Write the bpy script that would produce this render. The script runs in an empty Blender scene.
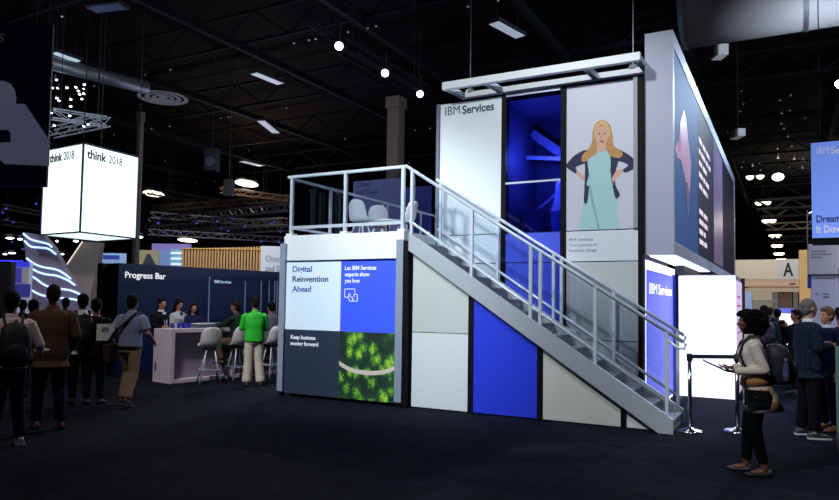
import bpy, bmesh, math, random
from mathutils import Vector, Matrix, noise
V = Vector
PI = math.pi
random.seed(7)
SC = bpy.context.scene
COL = SC.collection

# ------------------------------------------------------------------ camera
F, PITCH, ROLL, YAW, CX, CY, H = 682.16, 0.05127, 0.01486, 0.4962, 419.5, 267.54, 1.7
fwd = V((-math.sin(YAW)*math.cos(PITCH), math.cos(YAW)*math.cos(PITCH), math.sin(PITCH)))
rgt = V((math.cos(YAW), math.sin(YAW), 0)); up_ = rgt.cross(fwd)
R2 = rgt*math.cos(ROLL) + up_*math.sin(ROLL)
U2 = -rgt*math.sin(ROLL) + up_*math.cos(ROLL)
cam_d = bpy.data.cameras.new('camera'); cam = bpy.data.objects.new('camera', cam_d); COL.objects.link(cam)
m = Matrix((R2, U2, -fwd)).transposed().to_4x4(); m.translation = V((0, 0, H)); cam.matrix_world = m
cam_d.sensor_width = 36; cam_d.lens = F/839*36; cam_d.shift_y = (CY-250)/839; cam_d.clip_end = 400
SC.camera = cam
SC.view_settings.view_transform = 'Standard'; SC.view_settings.look = 'None'
SC.view_settings.exposure = 0; SC.view_settings.gamma = 1

# survey helpers: sight lines from the measured station to real planes of the hall
O = V((0, 0, H))
def ray(u, v): return R2*((u-CX)/F) - U2*((v-CY)/F) + fwd
def GZ(u, v, z=0.0): d = ray(u, v); return O + d*((z-H)/d.z)
def PY(u, v, y): d = ray(u, v); return O + d*(y/d.y)
def PX(u, v, x): d = ray(u, v); return O + d*(x/d.x)
def AT(u, v, D): return O + ray(u, v)*D
def PN(u, v, n, c): d = ray(u, v); return O + d*(c/(n[0]*d.x+n[1]*d.y))

# ------------------------------------------------------------------ materials
def lin(c):
    return tuple(((x/255)/12.92 if x/255 <= .04045 else ((x/255+.055)/1.055)**2.4) for x in c) + (1,)
MATS = {}
def mat(name, col, rough=.6, metal=0, emit=0, ecol=None, var=0, vscale=8, bump=0, bscale=40, spec=None, coat=0):
    if spec is None: spec = .12 if rough >= .8 else .5
    if name in MATS: return MATS[name]
    m = bpy.data.materials.new(name); m.use_nodes = True; nt = m.node_tree; b = nt.nodes['Principled BSDF']
    b.inputs['Base Color'].default_value = lin(col); b.inputs['Roughness'].default_value = rough
    b.inputs['Metallic'].default_value = metal; b.inputs['Specular IOR Level'].default_value = spec
    b.inputs['Coat Weight'].default_value = coat
    if emit:
        b.inputs['Emission Color'].default_value = lin(ecol or col); b.inputs['Emission Strength'].default_value = emit
    tc = nt.nodes.new('ShaderNodeTexCoord')
    if var:
        n = nt.nodes.new('ShaderNodeTexNoise'); n.inputs['Scale'].default_value = vscale; n.inputs['Detail'].default_value = 4
        nt.links.new(tc.outputs['Object'], n.inputs['Vector'])
        r = nt.nodes.new('ShaderNodeMapRange'); r.inputs['To Min'].default_value = 1-var; r.inputs['To Max'].default_value = 1+var
        nt.links.new(n.outputs['Fac'], r.inputs['Value'])
        mx = nt.nodes.new('ShaderNodeMix'); mx.data_type = 'RGBA'; mx.blend_type = 'MULTIPLY'; mx.inputs['Factor'].default_value = 1
        mx.inputs['A'].default_value = lin(col); nt.links.new(r.outputs['Result'], mx.inputs['B'])
        nt.links.new(mx.outputs['Result'], b.inputs['Base Color'])
    if bump:
        n = nt.nodes.new('ShaderNodeTexNoise'); n.inputs['Scale'].default_value = bscale
        nt.links.new(tc.outputs['Object'], n.inputs['Vector'])
        bp = nt.nodes.new('ShaderNodeBump'); bp.inputs['Strength'].default_value = bump; bp.inputs['Distance'].default_value = .02
        nt.links.new(n.outputs['Fac'], bp.inputs['Height']); nt.links.new(bp.outputs['Normal'], b.inputs['Normal'])
    MATS[name] = m; return m

def plaid(name, c1, c2, scale=30):
    m = mat(name, c1, .85); nt = m.node_tree; b = nt.nodes['Principled BSDF']; tc = nt.nodes.new('ShaderNodeTexCoord')
    prev = None
    for d in ('X', 'Z'):
        w = nt.nodes.new('ShaderNodeTexWave'); w.bands_direction = d; w.inputs['Scale'].default_value = scale/10
        nt.links.new(tc.outputs['Object'], w.inputs['Vector'])
        p = nt.nodes.new('ShaderNodeMath'); p.operation = 'POWER'; p.inputs[1].default_value = 6
        nt.links.new(w.outputs['Fac'], p.inputs[0])
        if prev:
            a = nt.nodes.new('ShaderNodeMath'); a.operation = 'MAXIMUM'; nt.links.new(prev.outputs[0], a.inputs[0]); nt.links.new(p.outputs[0], a.inputs[1]); prev = a
        else: prev = p
    mx = nt.nodes.new('ShaderNodeMix'); mx.data_type = 'RGBA'; mx.inputs['A'].default_value = lin(c1); mx.inputs['B'].default_value = lin(c2)
    nt.links.new(prev.outputs[0], mx.inputs['Factor']); nt.links.new(mx.outputs['Result'], b.inputs['Base Color'])
    return m

def glass(name, col=(255, 255, 255), trans=.85, rough=.03):
    m = bpy.data.materials.new(name); m.use_nodes = True; nt = m.node_tree
    for n in list(nt.nodes):
        if n.type != 'OUTPUT_MATERIAL': nt.nodes.remove(n)
    out = [n for n in nt.nodes if n.type == 'OUTPUT_MATERIAL'][0]
    t = nt.nodes.new('ShaderNodeBsdfTransparent'); t.inputs[0].default_value = lin(col)
    g = nt.nodes.new('ShaderNodeBsdfGlossy'); g.inputs['Roughness'].default_value = rough
    f = nt.nodes.new('ShaderNodeFresnel'); f.inputs[0].default_value = 1.45
    mx = nt.nodes.new('ShaderNodeMixShader')
    nt.links.new(f.outputs[0], mx.inputs[0]); nt.links.new(t.outputs[0], mx.inputs[1]); nt.links.new(g.outputs[0], mx.inputs[2])
    nt.links.new(mx.outputs[0], out.inputs[0]); MATS[name] = m; return m

WHITE_PANEL = mat('white_panel', (222, 232, 236), .5)
GREY_PANEL = mat('grey_panel', (196, 203, 204), .5)
LILAC_PANEL = mat('lilac_panel', (206, 209, 222), .5)
BLUE_PANEL = mat('blue_panel', (38, 62, 220), .42)
BLUE_LOW = mat('blue_panel_light', (66, 88, 222), .4)
BLACK = mat('black_frame', (7, 9, 16), .6, spec=.15)
STEEL = mat('brushed_steel', (182, 192, 202), .42, .35)
ALU = mat('aluminium_rail', (205, 218, 232), .35, .25)
CHROME = mat('chrome', (210, 212, 216), .15, 1)
GREYPOST = mat('grey_post', (150, 164, 184), .45, .2)
TREAD = mat('tread', (150, 157, 168), .55, .1, bump=.3, bscale=200)
FASCIA = mat('fascia_white', (240, 247, 252), .45)
LBOX = mat('lightbox_white', (255, 255, 255), .5, emit=1.5, ecol=(238, 240, 255))
CUBEW = mat('lightbox_cube', (245, 255, 255), .5, emit=1.25, ecol=(240, 255, 255))
GLASS = glass('clear_glass', (250, 252, 254))
SMOKE = glass('smoked_glass', (222, 227, 234))
DARKTXT = mat('dark_teal_text', (38, 66, 74), .6)
WHITETXT = mat('white_text', (235, 240, 255), .6, emit=.25)
CARPET = mat('carpet', (20, 27, 42), .95, var=.5, vscale=3, bump=.6, bscale=60, spec=.1)
STEELDARK = mat('dark_steel', (34, 36, 42), .6, .2)
CEILM = mat('ceiling_black', (9, 10, 13), .9, var=.4, vscale=1)
WALLM = mat('wall_black', (8, 9, 14), .9)

# carpet streaks
def streak_carpet():
    nt = CARPET.node_tree; b = nt.nodes['Principled BSDF']
    tc = nt.nodes.new('ShaderNodeTexCoord'); mp = nt.nodes.new('ShaderNodeMapping')
    mp.inputs['Scale'].default_value = (1.2, 5, 1); mp.inputs['Rotation'].default_value = (0, 0, -YAW+.1)
    n = nt.nodes.new('ShaderNodeTexNoise'); n.inputs['Scale'].default_value = 2.2; n.inputs['Detail'].default_value = 6
    cr = nt.nodes.new('ShaderNodeValToRGB')
    cr.color_ramp.elements[0].position = .35; cr.color_ramp.elements[0].color = lin((5, 7, 13))
    cr.color_ramp.elements[1].position = .7; cr.color_ramp.elements[1].color = lin((23, 31, 47))
    nt.links.new(tc.outputs['Object'], mp.inputs[0]); nt.links.new(mp.outputs[0], n.inputs['Vector'])
    nt.links.new(n.outputs['Fac'], cr.inputs[0]); nt.links.new(cr.outputs[0], b.inputs['Base Color'])
streak_carpet()

# ------------------------------------------------------------------ geometry
def root_loc(o):
    while o.parent: o = o.parent
    return o.location.copy()

class MB:
    def __init__(s): s.v = []; s.f = []
    def add(s, vs, fs):
        n = len(s.v); s.v += [V(p) for p in vs]; s.f += [tuple(i+n for i in f) for f in fs]; return s
    def hexa(s, b, t):
        return s.add(list(b)+list(t), [(3, 2, 1, 0), (4, 5, 6, 7), (0, 1, 5, 4), (1, 2, 6, 5), (2, 3, 7, 6), (3, 0, 4, 7)])
    def box(s, a, b):
        x0, y0, z0 = a; x1, y1, z1 = b
        return s.hexa([(x0, y0, z0), (x1, y0, z0), (x1, y1, z0), (x0, y1, z0)], [(x0, y0, z1), (x1, y0, z1), (x1, y1, z1), (x0, y1, z1)])
    def obox(s, c, ax, ay, az):
        c = V(c); ax = V(ax); ay = V(ay); az = V(az)
        return s.hexa([c-ax-ay-az, c+ax-ay-az, c+ax+ay-az, c-ax+ay-az], [c-ax-ay+az, c+ax-ay+az, c+ax+ay+az, c-ax+ay+az])
    def bar(s, a, b, w, h, up=(0, 0, 1)):
        a = V(a); b = V(b); d = (b-a); L = d.length; d.normalize(); u = V(up)
        if abs(d.dot(u)) > .99: u = V((1, 0, 0))
        r = d.cross(u).normalized(); u2 = r.cross(d)
        return s.obox((a+b)/2, d*L/2, r*w/2, u2*h/2)
    def loft(s, rings, cap=True):
        n = len(rings[0]); vs = [p for r in rings for p in r]; fs = []
        for k in range(len(rings)-1):
            for i in range(n):
                j = (i+1) % n; fs.append((k*n+i, k*n+j, (k+1)*n+j, (k+1)*n+i))
        if cap: fs.append(tuple(range(n-1, -1, -1))); fs.append(tuple((len(rings)-1)*n+i for i in range(n)))
        return s.add(vs, fs)
    def cone(s, a, b, r0, r1=None, n=12, flat=1.0, side=None):
        a = V(a); b = V(b); r1 = r0 if r1 is None else r1; d = (b-a).normalized()
        u = V(side) if side is not None else (V((0, 0, 1)) if abs(d.z) < .9 else V((1, 0, 0)))
        x = (u - d*u.dot(d)).normalized(); y = d.cross(x)
        ring = lambda c, r: [c + x*r*math.cos(t) + y*r*flat*math.sin(t) for t in [2*PI*i/n for i in range(n)]]
        return s.loft([ring(a, r0), ring(b, r1)])
    def tube(s, pts, r, n=8, closed=False):
        pts = [V(p) for p in pts]; rings = []; px = None
        for i, p in enumerate(pts):
            d = (pts[min(i+1, len(pts)-1)] - pts[max(i-1, 0)]).normalized()
            u = px if px is not None else (V((0, 0, 1)) if abs(d.z) < .9 else V((1, 0, 0)))
            x = (u - d*u.dot(d)).normalized(); y = d.cross(x); px = x
            rings.append([p + x*r*math.cos(t) + y*r*math.sin(t) for t in [2*PI*k/n for k in range(n)]])
        return s.loft(rings)
    def ell(s, c, rad, n=16, m=10, rot=None):
        c = V(c); rx, ry, rz = rad; vs = []; fs = []
        R = rot or Matrix.Identity(3)
        vs.append(c + R @ V((0, 0, -rz)))
        for j in range(1, m):
            ph = -PI/2 + PI*j/m
            for i in range(n):
                th = 2*PI*i/n
                vs.append(c + R @ V((rx*math.cos(ph)*math.cos(th), ry*math.cos(ph)*math.sin(th), rz*math.sin(ph))))
        vs.append(c + R @ V((0, 0, rz))); N = len(vs)-1
        for i in range(n): fs.append((0, 1+(i+1) % n, 1+i))
        for j in range(m-2):
            for i in range(n):
                a = 1+j*n; fs.append((a+i, a+(i+1) % n, a+n+(i+1) % n, a+n+i))
        a = 1+(m-2)*n
        for i in range(n): fs.append((a+i, a+(i+1) % n, N))
        return s.add(vs, fs)
    def lathe(s, prof, c=(0, 0, 0), n=24, loop=False):
        c = V(c)
        if loop: prof = list(prof)+[prof[0]]
        rings = [[c+V((r*math.cos(2*PI*i/n), r*math.sin(2*PI*i/n), z)) for i in range(n)] for r, z in prof]
        return s.loft(rings, cap=not loop)
    def prism(s, pts, off):
        off = V(off); pts = [V(p) for p in pts]; n = len(pts)
        bm = bmesh.new()
        a = [bm.verts.new(p) for p in pts]; b = [bm.verts.new(p+off) for p in pts]
        bm.faces.new(a[::-1]); bm.faces.new(b)
        for i in range(n): j = (i+1) % n; bm.faces.new((a[i], a[j], b[j], b[i]))
        bmesh.ops.triangulate(bm, faces=bm.faces[:2]) if n > 4 else None
        bm.verts.ensure_lookup_table(); bm.verts.index_update()
        s.add([v.co.copy() for v in bm.verts], [tuple(v.index for v in f.verts) for f in bm.faces]); bm.free(); return s
    def build(s, name, m, parent=None, local=False, smooth=False, voxel=0, sm=2, bevel=0):
        me = bpy.data.meshes.new(name); off = V((0, 0, 0))
        if parent is not None and not local: off = root_loc(parent)
        me.from_pydata([tuple(p-off) for p in s.v], [], s.f)
        bm = bmesh.new(); bm.from_mesh(me); bmesh.ops.recalc_face_normals(bm, faces=bm.faces); bm.to_mesh(me); bm.free()
        o = bpy.data.objects.new(name, me); COL.objects.link(o); me.materials.append(m)
        if parent is not None: o.parent = parent
        if smooth or voxel:
            for p in me.polygons: p.use_smooth = True
        if voxel:
            r = o.modifiers.new('remesh', 'REMESH'); r.mode = 'VOXEL'; r.voxel_size = voxel; r.use_smooth_shade = True
            q = o.modifiers.new('smooth', 'SMOOTH'); q.iterations = sm; q.factor = .5
        if bevel:
            r = o.modifiers.new('bevel', 'BEVEL'); r.width = bevel; r.segments = 2; r.limit_method = 'ANGLE'
        return o

def tag(o, label, cat, group=None):
    o['label'] = label; o['category'] = cat
    if group: o['group'] = group
    return o
def thing(name, label, cat, loc=(0, 0, 0), rz=0, group=None):
    o = bpy.data.objects.new(name, None); COL.objects.link(o); o.location = loc; o.rotation_euler = (0, 0, rz)
    o.empty_display_size = .2
    return tag(o, label, cat, group)
def struct(o): o['kind'] = 'structure'; return o
def dup(root, loc=None, rz=None, label=None):
    r = root.copy(); COL.objects.link(r)
    if loc is not None: r.location = loc
    if rz is not None: r.rotation_euler = (0, 0, rz)
    if label: r['label'] = label
    for ch in list(root.children):
        c = ch.copy(); COL.objects.link(c); c.parent = r
        for g in list(ch.children):
            d = g.copy(); COL.objects.link(d); d.parent = c
    return r

# ------------------------------------------------------------------ lettering
def _font_mesh(s, off):
    cu = bpy.data.curves.new('lettering', 'FONT'); cu.body = s; cu.offset = off; cu.resolution_u = 3
    o = bpy.data.objects.new('tmp', cu); COL.objects.link(o)
    bpy.context.view_layer.update()
    me = bpy.data.meshes.new_from_object(o)
    vs = [v.co.copy() for v in me.vertices]; fs = [tuple(p.vertices) for p in me.polygons]
    bpy.data.objects.remove(o); bpy.data.meshes.remove(me); return vs, fs
_h = max(v.y for v in _font_mesh('H', 0)[0])
def letter(s, p0, p1, cap, m, parent, upv=(0, 0, 1), n=(0, -1, 0), bold=0, name='lettering', th=.004):
    """text from p0 (baseline start) to p1 (baseline end), cap height in metres, standing proud along n"""
    vs, fs = _font_mesh(s, min(bold, .026)); x0 = min(v.x for v in vs); x1 = max(v.x for v in vs)
    p0 = V(p0); p1 = V(p1); ux = (p1-p0)/(x1-x0); uy = V(upv).normalized()*cap/_h; n = V(n).normalized()
    b = MB()
    b.add([p0 + ux*(v.x-x0) + uy*v.y + n*th for v in vs], fs)
    # rim: extrude by boundary edges
    from collections import Counter
    ec = Counter(); 
    for f in fs:
        for i in range(len(f)): e = (f[i], f[(i+1) % len(f)]); ec[tuple(sorted(e))] += 1
    k = len(b.v); b.v += [p0 + ux*(v.x-x0) + uy*v.y for v in vs]
    for (i, j), c in ec.items():
        if c == 1: b.f.append((i, j, j+k, i+k))
    return b.build(name, m, parent)
def yletter(s, u0, v0, u1, cap_px, y, m, parent, bold=0, name='lettering'):
    p0 = PY(u0, v0, y); p1 = PY(u1, v0, y); p1.z = p0.z
    return letter(s, p0, p1, (PY(u0, v0-cap_px, y)-p0).z, m, parent, bold=bold, name=name)

def yrect(u0, v0, u1, v1, y):
    a = PY(u0, v0, y); b = PY(u1, v1, y); return a.x, b.x, b.z, a.z

# ================================================================== SETTING
struct(MB().box((-70, -25, -.3), (45, 135, 0)).build('floor', CARPET))
struct(MB().box((-70, -25, 12.5), (45, 135, 12.8)).build('ceiling', CEILM))
struct(MB().box((-70, 135, 0), (45, 135.3, 12.5)).build('wall_back', WALLM))
struct(MB().box((-70.3, -25, 0), (-70, 135, 12.5)).build('wall_left', WALLM))
struct(MB().box((45, -25, 0), (45.3, 135, 12.5)).build('wall_right', WALLM))

# ================================================================== TOWER (upper wall with graphics)
YU = 10.85; FR = 10.80
tw = thing('display_tower', 'tall two storey display tower with graphic panels rising behind the staircase', 'exhibition tower', (-3.77, 12.0, 0))
MB().box((-5.47, 10.96, 0), (-4.27, 13.6, 5.24)).box((-3.22, 10.96, 0), (-2.0, 13.6, 5.24)).box((-4.27, 12.6, 0), (-3.22, 13.6, 5.24)).box((-4.27, 10.96, 0), (-3.22, 12.6, 2.86)).box((-4.27, 10.96, 5.2), (-3.22, 12.6, 5.24)).build('core', mat('core_dark', (44, 50, 84), .7), tw)
for (a_, b_, h_) in (((-4.26, 12.3, 4.95), (-3.23, 12.3, 4.15), .16), ((-4.26, 12.0, 4.42), (-3.23, 12.0, 4.30), .07), ((-4.26, 12.1, 3.3), (-3.23, 12.1, 4.1), .05)):  # added shapes behind the blue glass, standing in for its reflections
    MB().bar(a_, b_, .06, h_).build('reflection_beam', mat('reflection_beam', (120, 130, 160), .5), tw)
MB().lathe([(.02, 2.87), (.16, 3.0), (.18, 3.35), (.10, 3.62), (.09, 3.85), (.03, 3.95)], (-3.55, 11.8, 0), 20).build('reflection_shape', mat('reflection_pale', (170, 180, 210), .5), tw)
MB().box((-4.2, 11.6, 2.88), (-3.85, 12.0, 3.4)).build('reflection_block', mat('reflection_grey', (90, 90, 110), .5), tw)
ZT = 5.30
cols = [-5.42, -4.31, -3.23, -2.07]
seg = [(-5.49, -4.31), (-4.22, -3.27), (-3.17, -2.03)]
# frame posts
for x0, x1 in ((-5.56, -5.495), (-4.305, -4.225), (-3.265, -3.175), (-2.035, -1.955)):
    MB().box((x0, 10.83, 0), (x1, 11.0, 5.28)).build('frame_post', BLACK if x0 != -5.56 else mat('slate_post', (96, 104, 124), .5), tw)
MB().box((-2.095, 10.80, 2.9), (-2.035, 10.84, 5.28)).build('edge_trim', mat('edge_trim', (150, 156, 162), .5), tw)
upper = [(WHITE_PANEL, WHITE_PANEL, GREY_PANEL), (None, BLUE_LOW, BLUE_LOW), (LILAC_PANEL, WHITE_PANEL, GREY_PANEL)]
BLUEGLASS = glass('blue_glass', (128, 138, 226), .05)
pcol = {}
for k, ((x0, x1), ms) in enumerate(zip(seg, upper)):
    zs = [(2.9, 5.27), (2.40, 2.885), (1.15, 2.385), (0.03, 1.135)]
    for j, (z0, z1) in enumerate(zs):
        mm = (ms[0] or BLUEGLASS) if j == 0 else ms[1] if j == 1 else ms[2]
        nm = 'glass_panel' if (k == 1 and j == 0) else 'graphic_panel'
        o = MB().box((x0, YU, z0), (x1, 10.95 if nm == 'graphic_panel' else 10.87, z1)).build(nm, mm, tw, bevel=.003)
        pcol[(k, j)] = o
MB().box((-4.22, 10.82, 3.73), (-3.27, 10.86, 3.76)).build('glazing_bar', ALU, tw)
MB().box((-4.22, 10.82, 5.24), (-3.27, 10.86, 5.28)).build('glazing_bar', ALU, tw)
# the top outrigger frame
bf = []
zb = 5.53
def bb(a, b, w=.11, h=.09): return MB().bar(a, b, w, h)
bb((-5.27, 10.50, zb-.06), (-1.93, 10.50, zb-.06), .10, .13).build('header_beam', FASCIA, tw, bevel=.008)
bb((-5.30, 11.32, zb), (-1.99, 11.32, zb), .12, .10).build('header_beam', FASCIA, tw, bevel=.008)
for x in (-5.24, -4.50, -2.80, -1.98):
    bb((x, 10.54, zb-.06), (x, 11.27, zb-.01), .09, .09).build('cross_beam', STEEL, tw)
for x in (-5.12, -2.2):
    MB().cone((x, 11.32, zb+.04), (x, 11.32, zb+.11), .09, .06).build('bracket', STEEL, tw)
    MB().cone((x, 11.32, zb+.05), (x, 11.32, 12.49), .008, n=6).build('suspension_cable', STEEL, tw)
yletter('IBM', 445.3, 115.6, 459.8, 8.2, YU, DARKTXT, pcol[(0, 0)])
yletter('Services', 462.3, 114.0, 494, 7.8, YU, DARKTXT, pcol[(0, 0)], bold=.03)
SMALLTXT = mat('small_text', (120, 140, 190), .6)
yletter('IBM Services', 569, 241.3, 593, 3, YU, SMALLTXT, pcol[(2, 1)])
yletter('Your partner in', 569, 246.6, 597, 3, YU, SMALLTXT, pcol[(2, 1)])
yletter('business design', 569, 251.9, 597, 3, YU, SMALLTXT, pcol[(2, 1)])

# printed portrait, traced in panel coordinates
PP = pcol[(2, 0)]
zx = lambda a, b: PY(560+a/3.85, 110+b/3.846, YU)
def cut(name, pts, m, layer, parent=PP):
    # smooth outline (Catmull-Rom) printed on the panel
    P = [zx(*p) for p in pts]; n = len(P); out = []
    for i in range(n):
        a, b, c, d = P[i-1], P[i], P[(i+1) % n], P[(i+2) % n]
        for t in (0, .33, .66):
            out.append(.5*((2*b)+(c-a)*t+(2*a-5*b+4*c-d)*t*t+(3*b-a-3*c+d)*t**3))
    z0 = 2.903
    q = [V((p.x, YU-.0012*layer, max(p.z, z0))) for p in out]
    from mathutils.geometry import tessellate_polygon
    tri = tessellate_polygon([q])
    return MB().add(q, [tuple(t_) for t_ in tri]).build(name, m, parent)
CARD = mat('print_navy', (42, 44, 78), .7); DRESS = mat('print_mint', (172, 214, 214), .7); DRESS2 = mat('print_mint_shadow_fold', (140, 184, 186), .7)
SKINP = mat('print_skin', (222, 176, 152), .7); HAIRP = mat('print_blonde', (196, 150, 92), .7, var=.4, vscale=30)
HAIRP2 = mat('print_blonde_light', (222, 184, 126), .7, var=.3, vscale=40); LIPP = mat('print_lips', (190, 90, 90), .7); EYEP = mat('print_eyes', (70, 60, 60), .7)
cut('printed_skirt', [(92, 350), (110, 280), (200, 280), (224, 345), (220, 400), (221, 480), (84, 480), (84, 400)], DRESS, 1)
cut('printed_cardigan', [(140, 150), (98, 156), (96, 200), (96, 240), (94, 300), (92, 352), (104, 358), (112, 300), (112, 200)], CARD, 2)
cut('printed_sleeve', [(104, 154), (60, 172), (34, 198), (24, 214), (34, 228), (62, 246), (70, 240), (60, 222), (78, 212), (104, 198)], CARD, 2.6)
cut('printed_cardigan', [(182, 148), (228, 152), (226, 192), (216, 230), (212, 262), (214, 290), (230, 322), (226, 336), (214, 340), (204, 300), (196, 250), (190, 190)], CARD, 2)
cut('printed_sleeve', [(218, 152), (262, 170), (288, 194), (297, 210), (288, 224), (262, 238), (248, 240), (242, 230), (262, 214), (246, 202), (218, 192)], CARD, 2.6)
cut('printed_hand', [(62, 240), (74, 236), (92, 254), (97, 262), (92, 272), (78, 262)], SKINP, 3)
cut('printed_hand', [(243, 232), (228, 228), (212, 240), (198, 270), (204, 284), (212, 266), (236, 246)], SKINP, 3)
cut('printed_dress', [(128, 162), (150, 158), (176, 156), (190, 166), (196, 200), (194, 250), (204, 290), (160, 300), (104, 290), (112, 250), (106, 200), (112, 178)], DRESS, 3)
cut('printed_fold', [(112, 292), (118, 292), (136, 380), (150, 440), (154, 480), (148, 480), (142, 430), (124, 370)], DRESS2, 4)
cut('printed_hair', [(160, 38), (138, 52), (126, 84), (124, 120), (110, 150), (88, 172), (84, 196), (100, 198), (120, 180), (140, 170), (146, 150), (176, 150), (190, 172), (206, 182), (232, 184), (242, 168), (226, 152), (206, 134), (202, 96), (192, 58), (176, 42)], HAIRP, 5)
cut('printed_neck', [(148, 124), (174, 124), (178, 150), (170, 158), (152, 160), (142, 154)], SKINP, 6)
cut('printed_face', [(158, 62), (144, 72), (136, 94), (138, 116), (146, 134), (158, 144), (170, 140), (180, 122), (186, 98), (182, 76), (172, 64)], SKINP, 7)
cut('printed_fringe', [(162, 40), (142, 54), (133, 80), (130, 116), (135, 100), (143, 74), (156, 58), (170, 60), (184, 80), (190, 116), (194, 86), (186, 58), (174, 44)], HAIRP2, 8)
cut('printed_eye', [(146, 92), (151, 89), (156, 92), (151, 94)], EYEP, 9)
cut('printed_eye', [(168, 92), (173, 89), (178, 92), (173, 94)], EYEP, 9)
cut('printed_brow', [(144, 85), (151, 82), (157, 85), (151, 84)], HAIRP, 9)
cut('printed_brow', [(167, 85), (173, 82), (180, 85), (173, 84)], HAIRP, 9)
cut('printed_nose', [(162, 94), (164, 108), (160, 112), (157, 108)], mat('print_skin_line', (200, 148, 128), .7), 9)
cut('printed_mouth', [(152, 120), (162, 118), (172, 120), (162, 126)], LIPP, 9)

# ================================================================== LOWER WALL (flush with the stair) 
YL = 9.76
lw = thing('under_stair_wall', 'low wall of white and blue panels closing the side beneath the staircase', 'wall panelling', (-3.5, 9.8, 0))
stop = lambda x: 2.30 - (x+5.07)*.654       # underside of the stringer
def undersplit(x0, x1, zsplit, ma, mb):
    def poly(lo, hi):  # part of the panel between heights lo and hi, cut by the stair slope
        pts = []
        t0 = min(stop(x0), hi); t1 = max(min(stop(x1), hi), lo)
        if stop(x0) <= lo: return None
        pts = [(x0, lo)]
        xe = x1
        if stop(x1) < lo: xe = x0 + (stop(x0)-lo)/.654
        pts.append((xe, lo))
        if stop(x1) > lo: pts.append((x1, t1))
        if stop(x0) > hi and stop(x1) < hi: pts.append((x0+(stop(x0)-hi)/.654, hi))
        pts.append((x0, t0)); return [V((x, YL, z)) for x, z in pts]
    for lo, hi, mm in ((.02, zsplit-.006, ma), (zsplit+.006, 9, mb)):
        p = poly(lo, hi)
        if p: MB().prism(p, (0, .04, 0)).build('panel', mm, lw)
WARMWHITE = mat('under_panel_white', (214, 222, 226), .5); WARMGREY = mat('under_panel_grey', (190, 200, 197), .5)
undersplit(-5.40, -4.40, 1.22, WARMWHITE, WARMGREY)
undersplit(-4.31, -3.28, 9, BLUE_PANEL, BLUE_PANEL)
undersplit(-3.19, -2.07, 9, mat('under_panel_warm', (206, 205, 200), .5), GREY_PANEL)
undersplit(-1.99, -1.5, 9, WARMWHITE, WARMWHITE)
MB().box((-5.53, 9.74, 0), (-5.41, 9.9, 2.6)).build('frame_post', BLACK, lw)
for a, b in ((-4.40, -4.31), (-3.28, -3.19), (-2.07, -1.99)):
    MB().prism([V((a, 9.75, 0)), V((b, 9.75, 0)), V((b, 9.75, stop(b))), V((a, 9.75, stop(a)))], (0, .06, 0)).build('frame_post', BLACK, lw)
# the triangle of panel between deck and stringer
MB().prism([V((-5.40, YL, stop(-5.40)+.0)), V((-4.40, YL, stop(-4.40))), V((-4.40, YL, stop(-4.40)-.01)), V((-5.40, YL, stop(-5.40)-.01))], (0, .04, 0)).build('panel', WHITE_PANEL, lw)

# ================================================================== STAIRCASE
stt = thing('staircase', 'grey metal staircase climbing to the glass railed deck in front of the tall tower', 'staircase', (-3.4, 10.25, 0))
sb = lambda x: stop(x)+.005
stz = lambda x: stop(x)+.31
for y in (9.66, 10.70):
    pts = [(-5.44, stz(-5.44)-.0), (-5.44, sb(-5.44)), (-1.545, .0), (-1.30, .0), (-1.30, .30)]
    pts = [(-5.44, 2.84), (-5.44, sb(-5.44)), (-1.56, 0.0), (-1.37, 0.0), (-1.37, .195), (-5.2, stz(-5.2))]
    MB().prism([V((x, y, z)) for x, z in pts], (0, .05, 0)).build('stringer', STEEL, stt)
n_st = 16; rise = 2.87/n_st
for i in range(n_st):
    z = rise*(i+.9); x = -1.36 - (z-.12)/.654 + .02
    if z > 2.84: break
    MB().box((x-.27, 9.71, z-.03), (x+.02, 10.70, z)).box((x-.012, 9.71, z-rise), (x+.0, 10.70, z-.03)).build('tread', TREAD, stt)
hz_ = lambda x: 3.955 - (x+5.54)*.634
bz_ = lambda x: 3.10 - (x+5.55)*.655
for side, y, xs in (('near', 9.70, (-5.41, -4.33, -3.37, -3.22, -2.41, -1.45)), ('far', 10.73, (-5.40, -4.31, -3.34, -3.21, -2.38, -1.45))):
    dz = 0 if side == 'near' else -.03
    x0 = -5.54 if side == 'near' else -5.49
    xe = -1.24 if side == 'near' else -1.37
    rail = thing('stair_railing', 'slanted aluminium railing with glass infill on the %s' % ('near open side of the staircase' if side == 'near' else 'far side of the staircase, against the tower'), 'railing', (-3.4, y, 0))
    MB().tube([(x0, y, hz_(x0)+dz), (xe, y, hz_(xe)+dz)], .026).build('handrail', ALU, rail, smooth=True)
    MB().tube([(-5.45, y, bz_(-5.45)+dz), (-1.40, y, bz_(-1.40)+dz)], .022).build('lower_rail', ALU, rail, smooth=True)
    MB().tube([(xe, y, hz_(xe)+dz), (xe+.03, y, hz_(xe)+dz-.03), (xe+.01, y, hz_(xe)+dz-.09), (xe-.08, y, hz_(xe-.08)+dz-.13), (xe-.2, y, hz_(xe-.2)+dz-.11)], .02).build('rail_end', ALU, rail, smooth=True)
    for x in xs:
        MB().bar((x, y, stz(x)-.12), (x, y, hz_(x)+dz), .045, .045).build('post', ALU, rail)
    for a, b in zip(xs[:-1], xs[1:]):
        if b-a < .3: continue
        a += .05; b -= .05
        MB().prism([V((a, y-.004, bz_(a)+.05)), V((b, y-.004, bz_(b)+.05)), V((b, y-.004, hz_(b)-.07)), V((a, y-.004, hz_(a)-.07))], (0, .008, 0)).build('glass_panel', GLASS, rail)

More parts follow.
